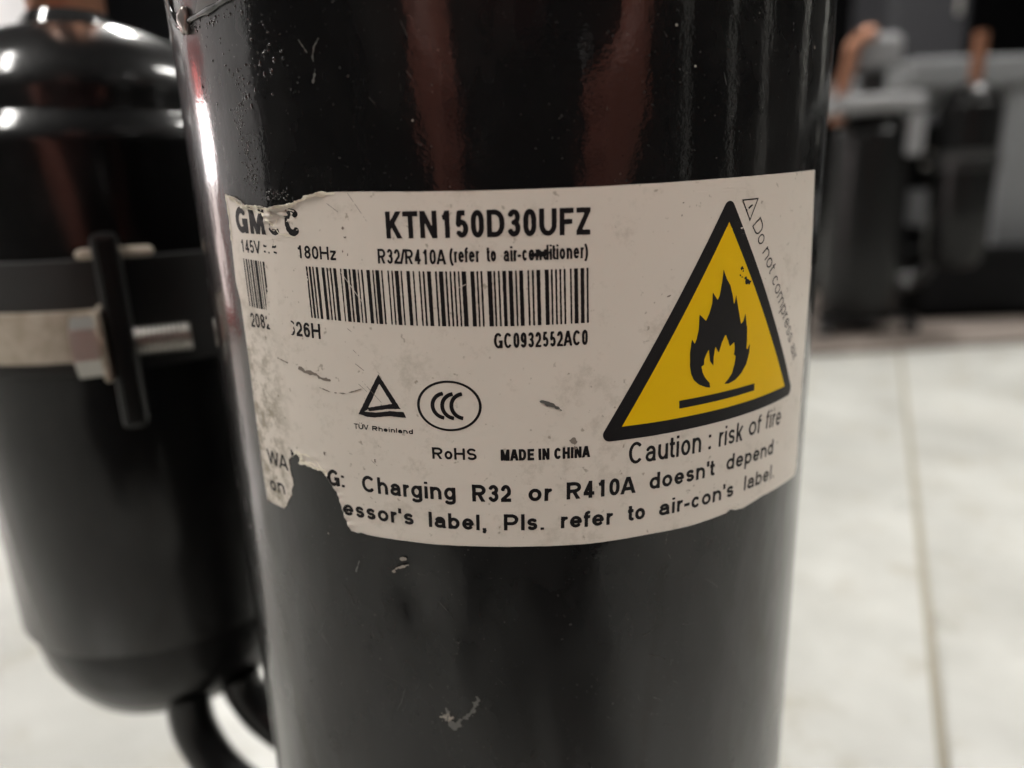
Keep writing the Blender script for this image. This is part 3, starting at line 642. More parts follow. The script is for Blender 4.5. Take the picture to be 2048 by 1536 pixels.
    side = rad; up = Vector((0, 0, 1))
    for i in range(N+1):
        t = t0+(t1-t0)*i/N
        for j in range(n):
            a = 2*math.pi*j/n; ph = ((t/P-j/n) % 1.0); r = 0.0029+0.0007*(1-abs(2*ph-1))
            v.append(c+ux*t+side*(r*math.cos(a))+up*(r*math.sin(a)))
    for i in range(N):
        for j in range(n): f.append((i*n+j, (i+1)*n+j, (i+1)*n+(j+1) % n, i*n+(j+1) % n))
    f.append(tuple(N*n+j for j in range(n)))
    link('bolt_thread', pyd('bolt_thread', v, f), M['steel'], bolt, True)
    return root
comp = build_compressor((0, 0, 0), 0, 'large black compressor in the foreground with a torn white nameplate and a yellow fire triangle', detail=True)
far = build_compressor((0.560, 1.012, 0), math.radians(195), 'blurred black compressor standing behind on the right on a brown sheet for its shadow', 0.335, 0.070)
def far_fittings():
    inv = Matrix.Rotation(-math.radians(195), 4, 'Z') @ Matrix.Translation((-0.560, -1.012, 0))
    def put(o): o.parent = far; o.matrix_parent_inverse = Matrix.Identity(4); o.data.transform(inv); return o
    put(tube('discharge_tube', [(0.500, 1.000, 0.318), (0.503, 0.995, 0.372), (0.508, 0.990, 0.400), (0.512, 0.990, 0.425), (0.530, 0.995, 0.440), (0.542, 1.00, 0.441)], 0.0105, M['copper']))
    put(box('terminal_cover', (0.562, 1.03, 0.420), (0.070, 0.05, 0.050), M['plastic'], None, 0.012))
    put(box('cover_post', (0.562, 1.03, 0.362), (0.030, 0.03, 0.066), M['bracket'], None, 0.004))
    put(box('top_sheet', (0.540, 0.975, 0.342), (0.128, 0.075, 0.024), M['plastic'], None, 0.008))
    put(box('sheet_leg', (0.594, 0.950, 0.296), (0.024, 0.012, 0.056), M['plastic'], None, 0.004))
far_fittings()
# ------------------------------------------------------------------ nameplate
S_ = lambda s, z, s0, z0, w, wz=None: np.exp(-((s-s0)/w)**2-((z-z0)/(wz or w))**2)
_tear_top = np.array(OUT[1:13]); _tear_low = np.array(OUT[42:60])
def lift(s, z):
    """how far the film stands off the shell (mm): lifted torn edges, creases, pimples"""
    d1 = np.min(np.hypot(s[:, None]-_tear_top[:, 0], z[:, None]-_tear_top[:, 1]), 1)
    d2 = np.min(np.hypot(s[:, None]-_tear_low[:, 0], z[:, None]-_tear_low[:, 1]), 1)
    L = 0.42*np.exp(-(d1/0.7)**2)+0.30*np.exp(-(d2/0.6)**2)
    m = S_(s, z, -33.6, -2.6, 3.2, 2.0)
    L = L+m*(0.60*(1-np.abs(vnoise(s+.5*z, z, 1.1, 21)))**3+0.30*vnoise(s, z, 2.2, 22)+0.12)
    L = L+0.10*S_(s, z, -32.2, -37.4, 1.2, .5)+0.08*S_(s, z, -30.4, -38.4, .8, .5)
    L = L+0.16*S_(s, z, 35.0, -48.3, 1.2, .45)*(1+vnoise(s, z, .7, 31))
    # crease where the lower left was pulled
    x = (s+31.5)/1.6; L = L+0.07*np.exp(-((z+37.0-(-0.9*x))/0.35)**2-x*x)
    # blister over the barcode gap, small pits right of the triangle top
    L = L+0.05*S_(s, z, -33.5, -11, 3.5, 4.5)+0.018*vnoise(s, z, 4.0, 40)
    L = L+0.05*np.clip(vnoise(s, z, .45, 41)-.55, 0, 1)*S_(s, z, 36, -4, 12, 7)*4
    L = L-0.10*S_(s, z, 3.4, -8.4, 1.1, .5)
    return np.maximum(L, -0.03)
def label_F(S, Z):
    D = sd_poly(S, Z, OUT)+(0.10*vnoise(S, Z, .6, 11)+0.07*vnoise(S, Z, .22, 13))*((S < -23)&((Z > -3)|(S > -38.5)))+0.012*vnoise(S, Z, .8, 12)
    return D
plate = sdf_mesh('nameplate', label_F, (-47.5, 59.5, -51.5, 2.2), 0.15, 0.10, M['label'], comp, 0.75, lift, 0.1)
tag(plate, 'worn white label with torn upper left edge and a torn hole at lower left')
OFF = 0.128
def pr(name, F, b, step=0.06, off=OFF, m=None, label=None):
    o = sdf_mesh(name, F, b, step, off, m or M['ink'], plate, 0.8, lift)
    if label: o['label'] = label
    return o
def er_bar(S, Z): return -(sd_poly(S, Z, ERASE_BAR)+0.25+0.30*vnoise(S, Z, .5, 51)+0.20*vnoise(S, Z, .2, 52))
def er_gm(S, Z): return -(sd_poly(S, Z, ERASE_GM)+0.30*vnoise(S, Z, .5, 53))
def er_hole(S, Z): return label_F(S, Z)+0.06
def er_2082(S, Z): return -(sd_poly(S, Z, [(-38.3, -15), (-38.6, -17.4), (-37.9, -18.9), (-37.3, -20), (-33.9, -20), (-33.6, -18.9), (-32.7, -18.3), (-32.6, -17.9), (-33.0, -17.2), (-33.5, -16)])+0.25*vnoise(S, Z, .4, 54))
def er_hz(S, Z): return -(sd_poly(S, Z, [(-29.9, -8.3), (-29.3, -7.2), (-30.6, -5.8), (-31, -9)])+0.22*vnoise(S, Z, .4, 56)-0.15)
def er_con(S, Z): return -(S_(S, Z, 3.55, -7.85, 1.5, .5)*-1+0.55)
H = {}
last = 2.5
group_h = {'(refer': 1.88, 'to0': 1.88, 'air-conditioner)': 1.88, 'or': 2.53, "doesn't": 2.50, 'depend': 2.46, 'on': 2.42, "essor's": 2.40, 'refer': 2.43, 'to1': 2.43, "air-con's": 2.43, 'label.': 2.40, ':': 3.0, 'risk': 3.05, 'of': 3.0, 'fire': 2.95}
NAMES = {'KTN150D30UFZ': 'model_number', 'GMCC': 'maker_lettering'}
k_to = 0
for i, (t, wgt, sA, zA, sB, zB, h) in enumerate(TXT):
    if h == 0:
        key = t
        if t == 'to': key = 'to%d' % k_to; k_to += 1
        h = group_h[key]
    ex = {'GMCC': er_gm, '2082': er_2082, '626H': er_2082, 'WA': er_hole, 'G:': er_hole, "essor's": er_hole, 'on': er_hole, 'zz': er_hz}.get(t)
    F, b = text_field(t, wgt*(1.22 if t == 'GMCC' else 1.04 if -9.2 < zA < -8.7 else 1.14), sA, zA, sB, zB, h, ex, 0.016, i)
    if t == ':':
        zc = zA
        F = lambda S, Z: np.minimum(sd_poly(S, Z, [(28.95, -37.8), (29.42, -37.8), (29.42, -37.35), (28.95, -37.35)]), sd_poly(S, Z, [(28.95, -36.0), (29.42, -36.0), (29.42, -35.55), (28.95, -35.55)]))
        b = (28.6, 29.8, -38.2, -35.2)
    pr(NAMES.get(t, 'printed_word'), F, b, 0.055 if h < 3 else 0.07)
# dashes after 145V
def F_dash(S, Z):
    D = np.full(S.shape, 9.)
    for a, b_ in (((-37.15, -6.55), (-36.45, -6.65)), ((-37.2, -7.28), (-36.75, -7.33)), ((-36.2, -7.45), (-35.95, -7.5)), ((-35.2, -6.68), (-34.35, -6.66)), ((-35.05, -7.42), (-34.3, -7.5))):
        D = np.minimum(D, sd_stroke(S, Z, [a, b_], .13))
    return D+0.07*vnoise(S, Z, .25, 61)
pr('printed_dash', F_dash, (-37.6, -33.9, -7.9, -6.2), .05)
# barcode
bt, bb = np.array(BTOP), np.array(BBOT); bars = np.array(BARS)
ct, cb = np.polyfit(bt[:, 0], bt[:, 1], 2), np.polyfit(bb[:, 0], bb[:, 1], 2)
def F_bar(S, Z):
    s = S[0]; ds = np.min(np.abs(s[:, None]-bars.mean(1))-(bars[:, 1]-bars[:, 0])/2, 1)
    D = np.broadcast_to(ds, S.shape)+0.02*vnoise(S, Z, .3, 60)
    D = np.maximum(D, np.maximum(Z-np.polyval(ct, S), np.polyval(cb, S)-Z))
    D = np.maximum(D, er_bar(S, Z))
    for a, b_ in (((-23.2, -9.9), (-20.2, -14.0)), ((-7.0, -12.1), (-5.8, -11.6))): D = np.maximum(D, -sd_stroke(S, Z, [a, b_], .05))
    return D
pr('barcode', F_bar, (-43.4, 10.3, -17.7, -8.1), 0.055)
# fire triangle
def expand(T, d):
    P = [np.array(p) for p in T]; c = sum(P)/3; out = []; n = 3; Ls = []
    for i in range(3):
        a, b_ = P[i], P[(i+1) % 3]; e = (b_-a)/np.hypot(*(b_-a)); nn = np.array([e[1], -e[0]])
        if (a-c)@nn < 0: nn = -nn
        Ls.append((nn, nn@a+d))
    for i in range(3):
        (n1, c1), (n2, c2) = Ls[i-1], Ls[i]; out.append(tuple(np.linalg.solve(np.array([n1, n2]), np.array([c1, c2]))))
    return out
tri_mid = expand(TRI_I, 0.95)
tri = pr('fire_triangle_border', lambda S, Z: sd_poly(S, Z, tri_mid)-1.0, (9, 54, -36, 0), 0.10)
tri['label'] = 'thick black rounded border of the fire warning triangle'
pr('yellow_triangle', lambda S, Z: sd_poly(S, Z, TRI_I), (13, 50, -34, -4), 0.10, OFF+.026, M['yellow'])
def F_flame(S, Z): return sd_poly(S, Z, FLAME)+0.02*vnoise(S, Z, .5, 70)
pr('flame_symbol', F_flame, (23.5, 38.5, -29.5, -11), 0.07, OFF+.052)
pr('flame_bar', lambda S, Z: sd_poly(S, Z, BAR), (22.5, 39.5, -31.2, -28.8), 0.08, OFF+.052)
def F_specks(S, Z):
    D = np.full(S.shape, 9.)
    for s0, z0, r in ((34.2, -12.0, .22), (34.35, -12.4, .18), (33.95, -12.9, .16), (34.2, -13.2, .16), (35.3, -13.9, .42), (35.9, -14.0, .3), (35.0, -13.4, .2)):
        D = np.minimum(D, np.hypot(S-s0, Z-z0)-r+0.16*vnoise(S, Z, .25, 72))
    return D
pr('dirt_speck', F_specks, (33, 37, -15, -11), .06, OFF+.06)
# small warning triangle and slanted line of text beside it
c3_ = np.mean(np.array(SMALLTRI), 0); big = [tuple(np.array(p)+(np.array(p)-c3_)*0) for p in SMALLTRI]
def F_small(S, Z):
    D = np.abs(sd_poly(S, Z, SMALLTRI)+.12)-.10
    D = np.minimum(D, sd_stroke(S, Z, [EXCL[0], EXCL[1]], .15)); return np.minimum(D, np.hypot(S-EXCL[2][0], Z-EXCL[2][1])-.17)
pr('small_warning_triangle', F_small, (33, 37.8, -6.2, -2), .05)
F, b = text_field('Do not compress air', .10, DONOT[0][0]-.05, DONOT[0][1], DONOT[1][0], DONOT[1][1], 2.15, None, .012, 80)
pr('slanted_warning_line', F, b, .055)
# certification marks
pr('triangle_mark', lambda S, Z: np.minimum(sd_poly(S, Z, TUV[:8]+[(-18.81, -25.03), (-21.05, -28.9), (-21.6, -29.20)]+TUV[10:]), 9)+.03*vnoise(S, Z, .3, 81), (-23.2, -14.5, -30.6, -23), .055)
ocx, ocz, oa, ob = -9.02, -27.87, 4.41, 3.52
pr('oval_mark_ring', lambda S, Z: np.abs(np.hypot((S-ocx)/oa, (Z-ocz)/ob)-0.965)*((oa+ob)/2)-.17, (-14, -4, -32, -24), .06)
for (p, q, r_) in (C1, C2, C3):
    cx_ = q[0]+1.75
    pr('oval_mark_arc', lambda S, Z, cx_=cx_, q=q: sd_stroke(S, Z, arc(cx_, q[1], 1.75+.0, 1.72, 97, 263, 20), .27), (q[0]-.6, cx_+.6, q[1]-2.3, q[1]+2.3), .055)
# scuffs and scratches over the print
def F_scuff(S, Z):
    D = np.full(S.shape, 9.); nz = vnoise(S, Z, .35, 91)
    for k in range(0, len(SCR2), 2):
        D = np.minimum(D, sd_stroke(S, Z, [SCR2[k], SCR2[k+1]], .035, False, False)+.05*np.maximum(0, nz))
    for k in range(4, 8, 3): pass
    D = np.minimum(D, sd_stroke(S, Z, SCUFF[0:2], .05, False, False)+.10*nz)
    D = np.minimum(D, sd_stroke(S, Z, SCUFF[2:5], .22, False, False)+.22*nz)
    D = np.minimum(D, sd_stroke(S, Z, SCUFF[4:7], .16, False, False)+.20*nz)
    D = np.minimum(D, sd_stroke(S, Z, SCUFF[7:], .05, False, False)+.06*nz)
    for s0, z0, r in ((-22.0, -5.4, .3), (-22.2, -4.2, .25), (-22.6, -7.2, .2), (-21.9, -7.6, .25), (21.3, -14.6, .38), (-20.5, -36.4, .3), (-29.3, -36.4, .35), (-31.6, -1.9, .3), (7.6, -33.4, .6), (7.9, -34.4, .4), (23.2, -2.6, .2), (23.0, -4.2, .18), (22.8, -6.5, .16), (23.1, -8.0, .2)):
        D = np.minimum(D, np.hypot(S-s0, Z-z0)-r+.42*np.abs(vnoise(S, Z, .4, 92)))
    return D
def F_dent(S, Z): return np.hypot((S-3.6)/1.15, (Z+8.1)/.36)-1+.5*vnoise(S, Z, .35, 93)
pr('dirt_scuff', lambda S, Z: F_scuff(S, Z), (-38, 25, -43.6, 1), .06, OFF+.03, M['scuff'])['kind'] = 'stuff'
pr('scraped_spot', lambda S, Z: F_dent(S, Z)*.8, (1.4, 5.6, -9.2, -7.2), .05, OFF+.03)
pr('scraped_spot', lambda S, Z: np.hypot((S-4.6)/1.15, (Z+28.1+.45*(S-4.6))/.34)-1+.6*vnoise(S, Z, .5, 94), (2, 7, -29.6, -26.6), .06, OFF+.03, M['primer'])
pr('torn_edge', lambda S, Z: np.maximum(np.minimum(np.abs(label_F(S, Z)+.20)-.19+.14*vnoise(S, Z, .8, 97), np.minimum(sd_stroke(S, Z, [(-41.5, -.9), (-36.5, -2.0), (-34.4, -3.6), (-33.2, -4.9), (-30.5, -5.3)], .13, False, False), sd_stroke(S, Z, [(-34.6, -1.5), (-33.6, -3.0), (-34.0, -4.2)], .08, False, False))+.10*vnoise(S, Z, .5, 98)), np.minimum(np.maximum(Z*-1-6, S+23), np.maximum(np.abs(Z+38.2)-1.6, np.abs(S+32)-4))), (-47.5, -22, -41, 1.2), .07, OFF+.035, M['torn'])['kind'] = 'stuff'
pr('torn_edge', lambda S, Z: np.maximum(np.minimum(sd_stroke(S, Z, [(-35.2, -37.3), (-33, -37.2), (-31, -38), (-29.6, -39.4), (-29.2, -40.6)], .08, False, False), sd_stroke(S, Z, [(-33.6, -38.2), (-31.8, -38.4), (-30.3, -39.2)], .07, False, False))+.06*vnoise(S, Z, .5, 99), label_F(S, Z)+.1), (-36, -28.6, -41.5, -36.6), .06, OFF+.03, M['torn'])['kind'] = 'stuff'
pr('scraped_spot', lambda S, Z: np.hypot((S+36.2), (Z+38.0)*1.2)-.9+.6*vnoise(S, Z, .5, 95)+9*(label_F(S, Z) > -.05), (-38, -34.5, -39.5, -36.5), .06, OFF+.03)

# ------------------------------------------------------------------ paint blisters, chips and the loose flap on the shell
def on_shell(s, z, off=0.0):
    a = s*1e-3/RS; r = RS+off*1e-3; return Vector((r*math.sin(a), -r*math.cos(a), CH+z*1e-3)), a
def blisters():
    pts = [(s, z, random.uniform(.14, .26), 1) for s, z in DROPS]
    for (s, z) in [(-33.3, 17.0), (-30.7, 17.1), (-31.4, 15.8), (-32.7, 15.6), (-34.9, 13.9), (-36.4, 13.3), (-36.0, 12.0), (-37.1, 13.2)]: pts.append((s, z-.2, .24, 1.9))
    path = [(-38.2, 16.2), (-37.4, 13.0), (-39.0, 11.4), (-39.2, 9.6), (-38.4, 6.8), (-38.1, 4.4), (-37.9, 2.4), (-37.0, 1.3)]
    for _ in range(230):
        k = random.randrange(len(path)-1); t = random.random()
        s = path[k][0]*(1-t)+path[k+1][0]*t+random.gauss(0, .8); z = path[k][1]*(1-t)+path[k+1][1]*t+random.gauss(0, .45)
        pts.append((s, z, random.uniform(.08, .19), 1.0))
    for _ in range(40): pts.append((random.uniform(-41, -27), random.uniform(10, 22), random.uniform(.05, .10), 1))
    for _ in range(70): pts.append((random.uniform(-36.5, -30), random.uniform(-.6, 1.2), random.uniform(.05, .16), 1))
    for _ in range(46):
        s = random.uniform(-50, -34); pts.append((s, 23.5+random.gauss(0, .35), random.uniform(.08, .26), 1.2))
    for s, z in [(-45.57, 20.5), (-48.7, 15.6), (-53.9, 24.0), (-44.6, 12.9), (46, -8.0), (57.0, -29.4)]: pts.append((s, z, .22, 1.2))
    v, f = [], []
    for s, z, r, el in pts:
        if -46 < s < 57 and sd_poly(np.array([[s]]), np.array([[z]]), OUT)[0, 0] < .2: continue
        p, a = on_shell(s, z, -.02); n = Vector((math.sin(a), -math.cos(a), 0)); t = Vector((math.cos(a), math.sin(a), 0)); b0 = len(v)
        for i, q in enumerate((0, 30, 58, 80)):
            for j in range(8):
                g = 2*math.pi*j/8; c = math.cos(math.radians(q))*r*1e-3; hh = math.sin(math.radians(q))*r*.75e-3
                v.append(p+n*hh+t*(c*math.cos(g))+Vector((0, 0, c*el*math.sin(g))))
        for i in range(3):
            for j in range(8): f.append((b0+i*8+j, b0+i*8+(j+1) % 8, b0+(i+1)*8+(j+1) % 8, b0+(i+1)*8+j))
        f.append(tuple(b0+24+j for j in range(8)))
    o = link('paint_blister', pyd('paint_blister', v, f), M['weld'], comp, True); o['kind'] = 'stuff'
blisters()
def chip(name, F, b, m, step=.06, off=.03, lf=None): return sdf_mesh(name, F, b, step, off, m, comp, .5, None)
def F_chips(S, Z):
    nz = vnoise(S, Z, .35, 101); D = np.hypot((S+17.5)/.55, (Z+51.4)/.28)-1+.5*nz
    D = np.minimum(D, np.hypot((S+17.9-.5*(Z+52.8))/.75, (Z+52.8-.35*(S+17.9))/.25)-1+.5*nz)
    D = np.minimum(D, np.hypot((S+19.2)/.3, (Z+53.7)/.22)-1+.5*nz)
    D = np.minimum(D, np.hypot((S+12.4)/.75, (Z+77.9)/.6)-1+.7*nz)
    for s0, z0, r in ((-11.4, 8.4, .13), (21.65, 18.45, .16), (24.6, 13.9, .14), (-25.5, -47.8, .2), (-30.5, -49.5, .12), (51.3, 18.1, .25)):
        D = np.minimum(D, (np.hypot(S-s0, Z-z0)-r)/r*.5)
    return D*.3
chip('paint_chip', F_chips, (-32, 53, -80, 20), M['chip'], .07)['kind'] = 'stuff'
def F_grey(S, Z):
    nz = vnoise(S, Z, .35, 102)
    D = sd_stroke(S, Z, [(-12.2, -76.6), (-12.3, -78.2), (-11.2, -79.2), (-10.4, -78.2), (-9.0, -77.3), (-8.1, -76.0), (-7.4, -74.0)], .32, False, False)+.30*nz
    D = np.minimum(D, np.hypot((S+11.4)/.9, (Z+79.3)/.7)*.6-.6+.3*nz)
    D = np.minimum(D, sd_stroke(S, Z, [YSC[0], YSC[1]], .06, False, False)+.09*nz)
    D = np.minimum(D, sd_stroke(S, Z, [YSC[3], YSC[4], YSC[5], YSC[6]], .09, False, False)+.12*nz)
    D = np.minimum(D, sd_stroke(S, Z, [YSC[6], YSC[7]], .14, False, False)+.14*nz)
    D = np.minimum(D, sd_stroke(S, Z, [(-25.0, -53), (-25.9, -55)], .09, False, False)+.12*nz)
    return D
chip('paint_scratch', F_grey, (-28, -6, -81, 20), M['primer'], .07)['kind'] = 'stuff'
def F_hair(S, Z):
    D = np.full(S.shape, 9.); r = np.random.default_rng(77); nz = vnoise(S, Z, 1.1, 104)
    for _ in range(26):
        s0, z0 = r.uniform(-40, 34), r.uniform(-84, -51); a = r.normal(-.9, .5); L_ = r.uniform(1.0, 5.0)
        D = np.minimum(D, sd_stroke(S, Z, [(s0, z0), (s0+L_*.5*math.cos(a)+.2, z0+L_*.5*math.sin(a)), (s0+L_*math.cos(a), z0+L_*math.sin(a))], .028, False, False)+.03*nz)
    for _ in range(120):
        s0, z0 = r.uniform(-42, 42), r.uniform(-86, 24); D = np.minimum(D, np.hypot(S-s0, Z-z0)-r.uniform(.04, .085))
    for _ in range(10):
        s0, z0 = r.uniform(-20, 40), r.uniform(5, 22); a = r.normal(-1.2, .4); L_ = r.uniform(.8, 2.5)
        D = np.minimum(D, sd_stroke(S, Z, [(s0, z0), (s0+L_*math.cos(a), z0+L_*math.sin(a))], .025, False, False)+.03*nz)
    return np.maximum(D, -(sd_poly(S, Z, OUT)-.2))
chip('dust_fleck', F_hair, (-44, 44, -87, 25), M['fleck'], .07, .02)['kind'] = 'stuff'
def F_flap(S, Z): return sd_poly(S, Z, [(-47.0, 24.9), (-44.4, 27.6), (-41.2, 31.5), (-33, 34), (-33.5, 26.2), (-36.3, 25.8), (-37.9, 25.4), (-40.5, 25.0), (-43.1, 24.8)])+.08*vnoise(S, Z, .6, 103)
sdf_mesh('paint_flap', F_flap, (-48, -32, 24, 34.5), .12, .35, M['flap'], comp, .6, None, .2)
tube('weld_seam', [on_shell(s, z, .05)[0] for s, z in [(-59.0, 29.5), (-58.0, 27.0), (-55.5, 25.0), (-53.5, 24.3), (-51.0, 24.5), (-46.8, 24.5), (-43.1, 24.6), (-40.5, 24.9), (-38.0, 25.3), (-34.0, 26.0), (-28, 27.2), (-20, 29.5)]], [.0004, .0005, .0006, .0005, .0005, .0004, .0006, .0004, .0006, .0005, .0004, .0003], M['weld'], comp, 10, 6)
# weld drip at the left end, the lamp's glint put into its colour
bm = bmesh.new(); bmesh.ops.create_icosphere(bm, subdivisions=3, radius=1)
p, a = on_shell(-51.6, 25.0, .3)
for v_ in bm.verts:
    c = v_.co; k = 1+.16*math.sin(5*c.x+2)*math.cos(4*c.z)
    q = Vector((c.x*1.5e-3*k, c.y*0.9e-3*k, c.z*1.9e-3*k*(1.15 if c.z < 0 else .85)))
    v_.co = p+Matrix.Rotation(a, 3, 'Z') @ q
me = bpy.data.meshes.new('weld_drip'); bm.to_mesh(me); bm.free(); link('weld_drip', me, M['drip'], comp, True)
# ------------------------------------------------------------------ things behind and beside
def bench():
    t = empty('workbench', (1.78, 1.42, 0)); tag(t, 'pale grey steel workbench in the dark background on the right', 'workbench')
    box('bench_top', (0, 0, 0.412), (2.2, 0.56, 0.046), M['bench'], t, 0.008)
    for x in (-0.88, 0.35, 1.04):
        for y in (-0.24, 0.24): box('leg', (x, y, 0.1945), (0.07, 0.05, 0.389), M['bench'], t, 0.004)
    box('lower_shelf', (0.03, -0.02, 0.174), (1.75, 0.46, 0.080), M['bench'], t, 0.006)
    box('back_shade_panel', (0, 0.272, 0.20), (2.16, 0.012, 0.33), M['black_plastic'], t)  # black panel puts the shade beneath the bench top into colour
bench()
def crate(x, y, rz, s, label):  # added black boxes stand in for the shade under the bench
    t = empty('dark_filler_crate', (x, y, 0), rz); tag(t, label, 'crate', 'black crates added for the dark under the bench')
    w_, d_, h_ = s
    box('crate_base', (0, 0, 0.012), (w_, d_, 0.02), M['black_plastic'], t)
    for sy in (-1, 1): box('crate_side', (0, sy*(d_/2-0.006), h_/2), (w_, 0.012, h_), M['black_plastic'], t, 0.003)
    for sx in (-1, 1): box('crate_end', (sx*(w_/2-0.006), 0, h_/2), (0.012, d_-0.026, h_), M['black_plastic'], t, 0.003)
    for sy in (-1, 1): box('crate_rim', (0, sy*(d_/2+0.004), h_-0.012), (w_+0.02, 0.007, 0.022), M['black_plastic'], t, 0.002)
crate(0.875, 1.295, 0.0, (0.42, 0.46, 0.130), 'low black crate added for the dark under the left end of the bench')
crate(1.42, 1.28, -0.02, (0.60, 0.44, 0.130), 'low black crate added for the dark under the right part of the bench')
cs_ = tag(box('floor_shadow_sheet', (0.62, 1.16, 0.0045), (0.48, 0.56, 0.006), M['floor_shadow'], None, 0.001, 0.10), 'flat brown layer painting the shadow on the floor under the right background compressor', 'painted shadow')  # thin brown layer added as the shadow under the far compressor
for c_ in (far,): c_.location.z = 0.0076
cb_ = empty('metal_cabinet', (1.95, 3.45, 0)); tag(cb_, 'dark grey metal cabinet standing far behind the bench', 'cabinet')
box('cabinet_body', (0, 0.2, 0.95), (0.36, 0.4, 1.9), M['cabinet'], cb_, 0.01)
box('cabinet_door', (0, -0.006, 0.97), (0.33, 0.016, 1.8), M['cabinet'], cb_, 0.004)
box('door_handle', (0.12, -0.022, 1.0), (0.015, 0.018, 0.12), M['steel'], cb_, 0.003)
for k, (x, y, wdt) in enumerate(((3.1, -0.75, .10), (3.2, 0.05, .20), (2.9, 1.25, .16), (2.4, 2.15, .16), (3.05, -1.9, .14))):
    p = empty('wall_post', (x, y, 0)); tag(p, ['narrow pale post, nearest the front lamp on the right', 'broad pale post beside the floor on the right', 'pale post level with the bench', 'pale post behind the bench end', 'pale post farthest forward on the right'][k], 'post', 'pale posts along the right side')
    box('post_shaft', (0, 0, 1.30), (wdt, 0.10, 2.52), M['post'], p, 0.006); box('post_base', (0, 0, 0.02), (wdt+0.05, 0.15, 0.04), M['post'], p, 0.004)
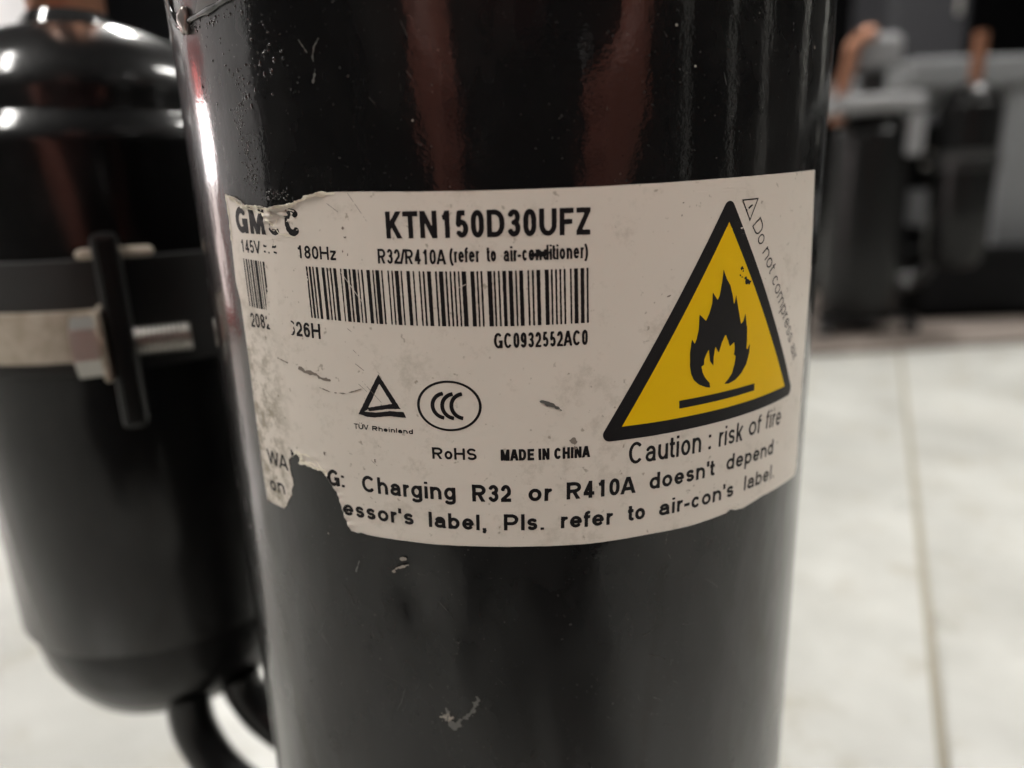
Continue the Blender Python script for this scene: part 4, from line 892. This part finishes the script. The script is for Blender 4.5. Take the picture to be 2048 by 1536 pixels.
# ------------------------------------------------------------------ the person holding the phone (seen only mirrored in the paint)
def skin(name, verts, edges, m, parent=None, root=0, sub=2):
    me = bpy.data.meshes.new(name); me.from_pydata([v[0] for v in verts], edges, []); o = link(name, me, m, parent)
    o.modifiers.new('skin', 'SKIN').use_smooth_shade = True
    L = me.skin_vertices[0].data
    for i, v in enumerate(verts): L[i].radius = v[1] if isinstance(v[1], tuple) else (v[1], v[1]); L[i].use_root = (i == root)
    s = o.modifiers.new('sub', 'SUBSURF'); s.levels = sub; s.render_levels = sub
    return o
def person():
    V, E, N = [], [], {}
    def add(k, p, r, par=None):
        N[k] = len(V); V.append((p, r))
        if par: E.append((N[par], N[k]))
    add('pelvis', (0.02, -0.74, 0.27), (.15, .12)); add('waist', (0.02, -0.72, 0.42), (.13, .11), 'pelvis'); add('chest', (0.02, -0.66, 0.60), (.16, .11), 'waist')
    add('collar', (0.02, -0.62, 0.72), (.08, .07), 'chest'); add('neck', (0.02, -0.59, 0.78), .055, 'collar'); add('jaw', (0.02, -0.545, 0.83), (.062, .07), 'neck')
    add('brow', (0.02, -0.545, 0.91), (.074, .088), 'jaw'); add('crown', (0.02, -0.56, 0.965), (.06, .07), 'brow'); add('nose', (0.02, -0.452, 0.862), .013, 'jaw')
    for s, nm, sh, el, wr, pm, side in ((-1, 'l', (-0.16, -0.63, 0.68), (-0.20, -0.47, 0.46), (-0.095, -0.275, 0.285), (-0.080, -0.236, 0.262), 1), (1, 'r', (0.20, -0.63, 0.68), (0.40, -0.42, 0.50), (0.185, -0.265, 0.290), (0.125, -0.232, 0.262), -1)):
        add(nm+'sh', sh, .062, 'collar'); add(nm+'el', el, .047, nm+'sh'); add(nm+'wr', wr, .031, nm+'el'); add(nm+'pm', pm, (.036, .016), nm+'wr')
        for k in range(4):
            dz = (k-1.5)*0.017; ln = (.9, 1.0, .95, .75)[k]
            b0 = Vector(pm)+Vector((0.012*side, 0.004, dz-.004)); add(f'{nm}f{k}a', tuple(b0), .0095, nm+'pm')
            add(f'{nm}f{k}b', tuple(b0+Vector((0.018*side*ln, -0.006, -.003))), .0088, f'{nm}f{k}a'); add(f'{nm}f{k}c', tuple(b0+Vector((0.034*side*ln, -0.014, -.006))), .0078, f'{nm}f{k}b')
        b0 = Vector(pm)+Vector((0.004*side, -0.014, 0.012)); add(nm+'ta', tuple(b0), .012, nm+'pm'); add(nm+'tb', tuple(b0+Vector((0.022*side, -0.012, 0.006))), .0095, nm+'ta'); add(nm+'tc', tuple(b0+Vector((0.04*side, -0.012, 0.004))), .008, nm+'tb')
        x = 0.02+s*0.13
        add(nm+'hip', (x-s*.03, -0.70, 0.25), .10, 'pelvis'); add(nm+'kn', (x-s*.01, -0.272, 0.090), .076, nm+'hip'); add(nm+'an', (x, -0.74, 0.062), .045, nm+'kn'); add(nm+'toe', (x, -0.90, 0.04), .038, nm+'an')
    body = skin('person', V, E, M['skin'])
    tag(body, 'kneeling person in dark red shirt and black trousers holding a phone', 'person')
    g = lambda k, gr: (V[N[k]][0], tuple(q+gr for q in (V[N[k]][1] if isinstance(V[N[k]][1], tuple) else (V[N[k]][1],)*2)))
    mid = lambda a, b_, t: tuple(Vector(V[N[a]][0]).lerp(Vector(V[N[b_]][0]), t))
    skin('shirt', [g('pelvis', .012), g('waist', .016), g('chest', .016), g('collar', .012), g('lsh', .016), (mid('lsh', 'lel', .62), .062), g('rsh', .016), (mid('rsh', 'rel', .62), .062)], [(0, 1), (1, 2), (2, 3), (3, 4), (4, 5), (3, 6), (6, 7)], M['shirt'], body)
    skin('trousers', [g('pelvis', .016), g('lhip', .014), g('lkn', .012), g('lan', .012), g('rhip', .014), g('rkn', .012), g('ran', .012)], [(0, 1), (1, 2), (2, 3), (0, 4), (4, 5), (5, 6)], M['trousers'], body)
    for nm in 'lr': skin('shoe', [((V[N[nm+'an']][0][0], -0.745, 0.05), .05), ((V[N[nm+'an']][0][0], -0.93, 0.045), .044)], [(0, 1)], M['black_plastic'], body)
    skin('hair', [((0.02, -0.575, 0.905), (.084, .085)), ((0.02, -0.572, 0.975), (.068, .07)), ((0.02, -0.60, 0.86), (.065, .05))], [(0, 1), (0, 2)], M['hair'], body)
    for s in (-1, 1):
        lathe('eye', [(0.001, -.011), (0.008, -.008), (0.011, 0), (0.008, .008), (0.001, .011)], M['eye'], body, 16, (0.02+s*0.033, -0.466, 0.905))
        skin('ear', [((0.02+s*0.080, -0.56, 0.87), .014), ((0.02+s*0.084, -0.565, 0.90), .018)], [(0, 1)], M['skin'], body, 0, 1)
    tube('mouth', [(-0.006, -0.479, 0.825), (0.02, -0.472, 0.823), (0.046, -0.479, 0.825)], .006, M['red'], body, 8, 4)
person()
ph = empty('phone', (0.022, -0.236, 0.262)); tag(ph, 'black phone held sideways in both hands in front of the compressor', 'phone')
box('phone_body', (0, 0, 0), (0.150, 0.0085, 0.074), M['glass_black'], ph, 0.003)
box('lens_block', (-0.055, 0.0058, 0.016), (0.030, 0.003, 0.030), M['black_plastic'], ph, 0.001)
for dx, dz in ((-.007, .007), (.007, -.007), (-.007, -.007)): tube('phone_lens', [(-0.055+dx, 0.0072, 0.016+dz), (-0.055+dx, 0.0088, 0.016+dz)], 0.005, M['glass_black'], ph, 20, 1)
print('built', len(bpy.data.objects))
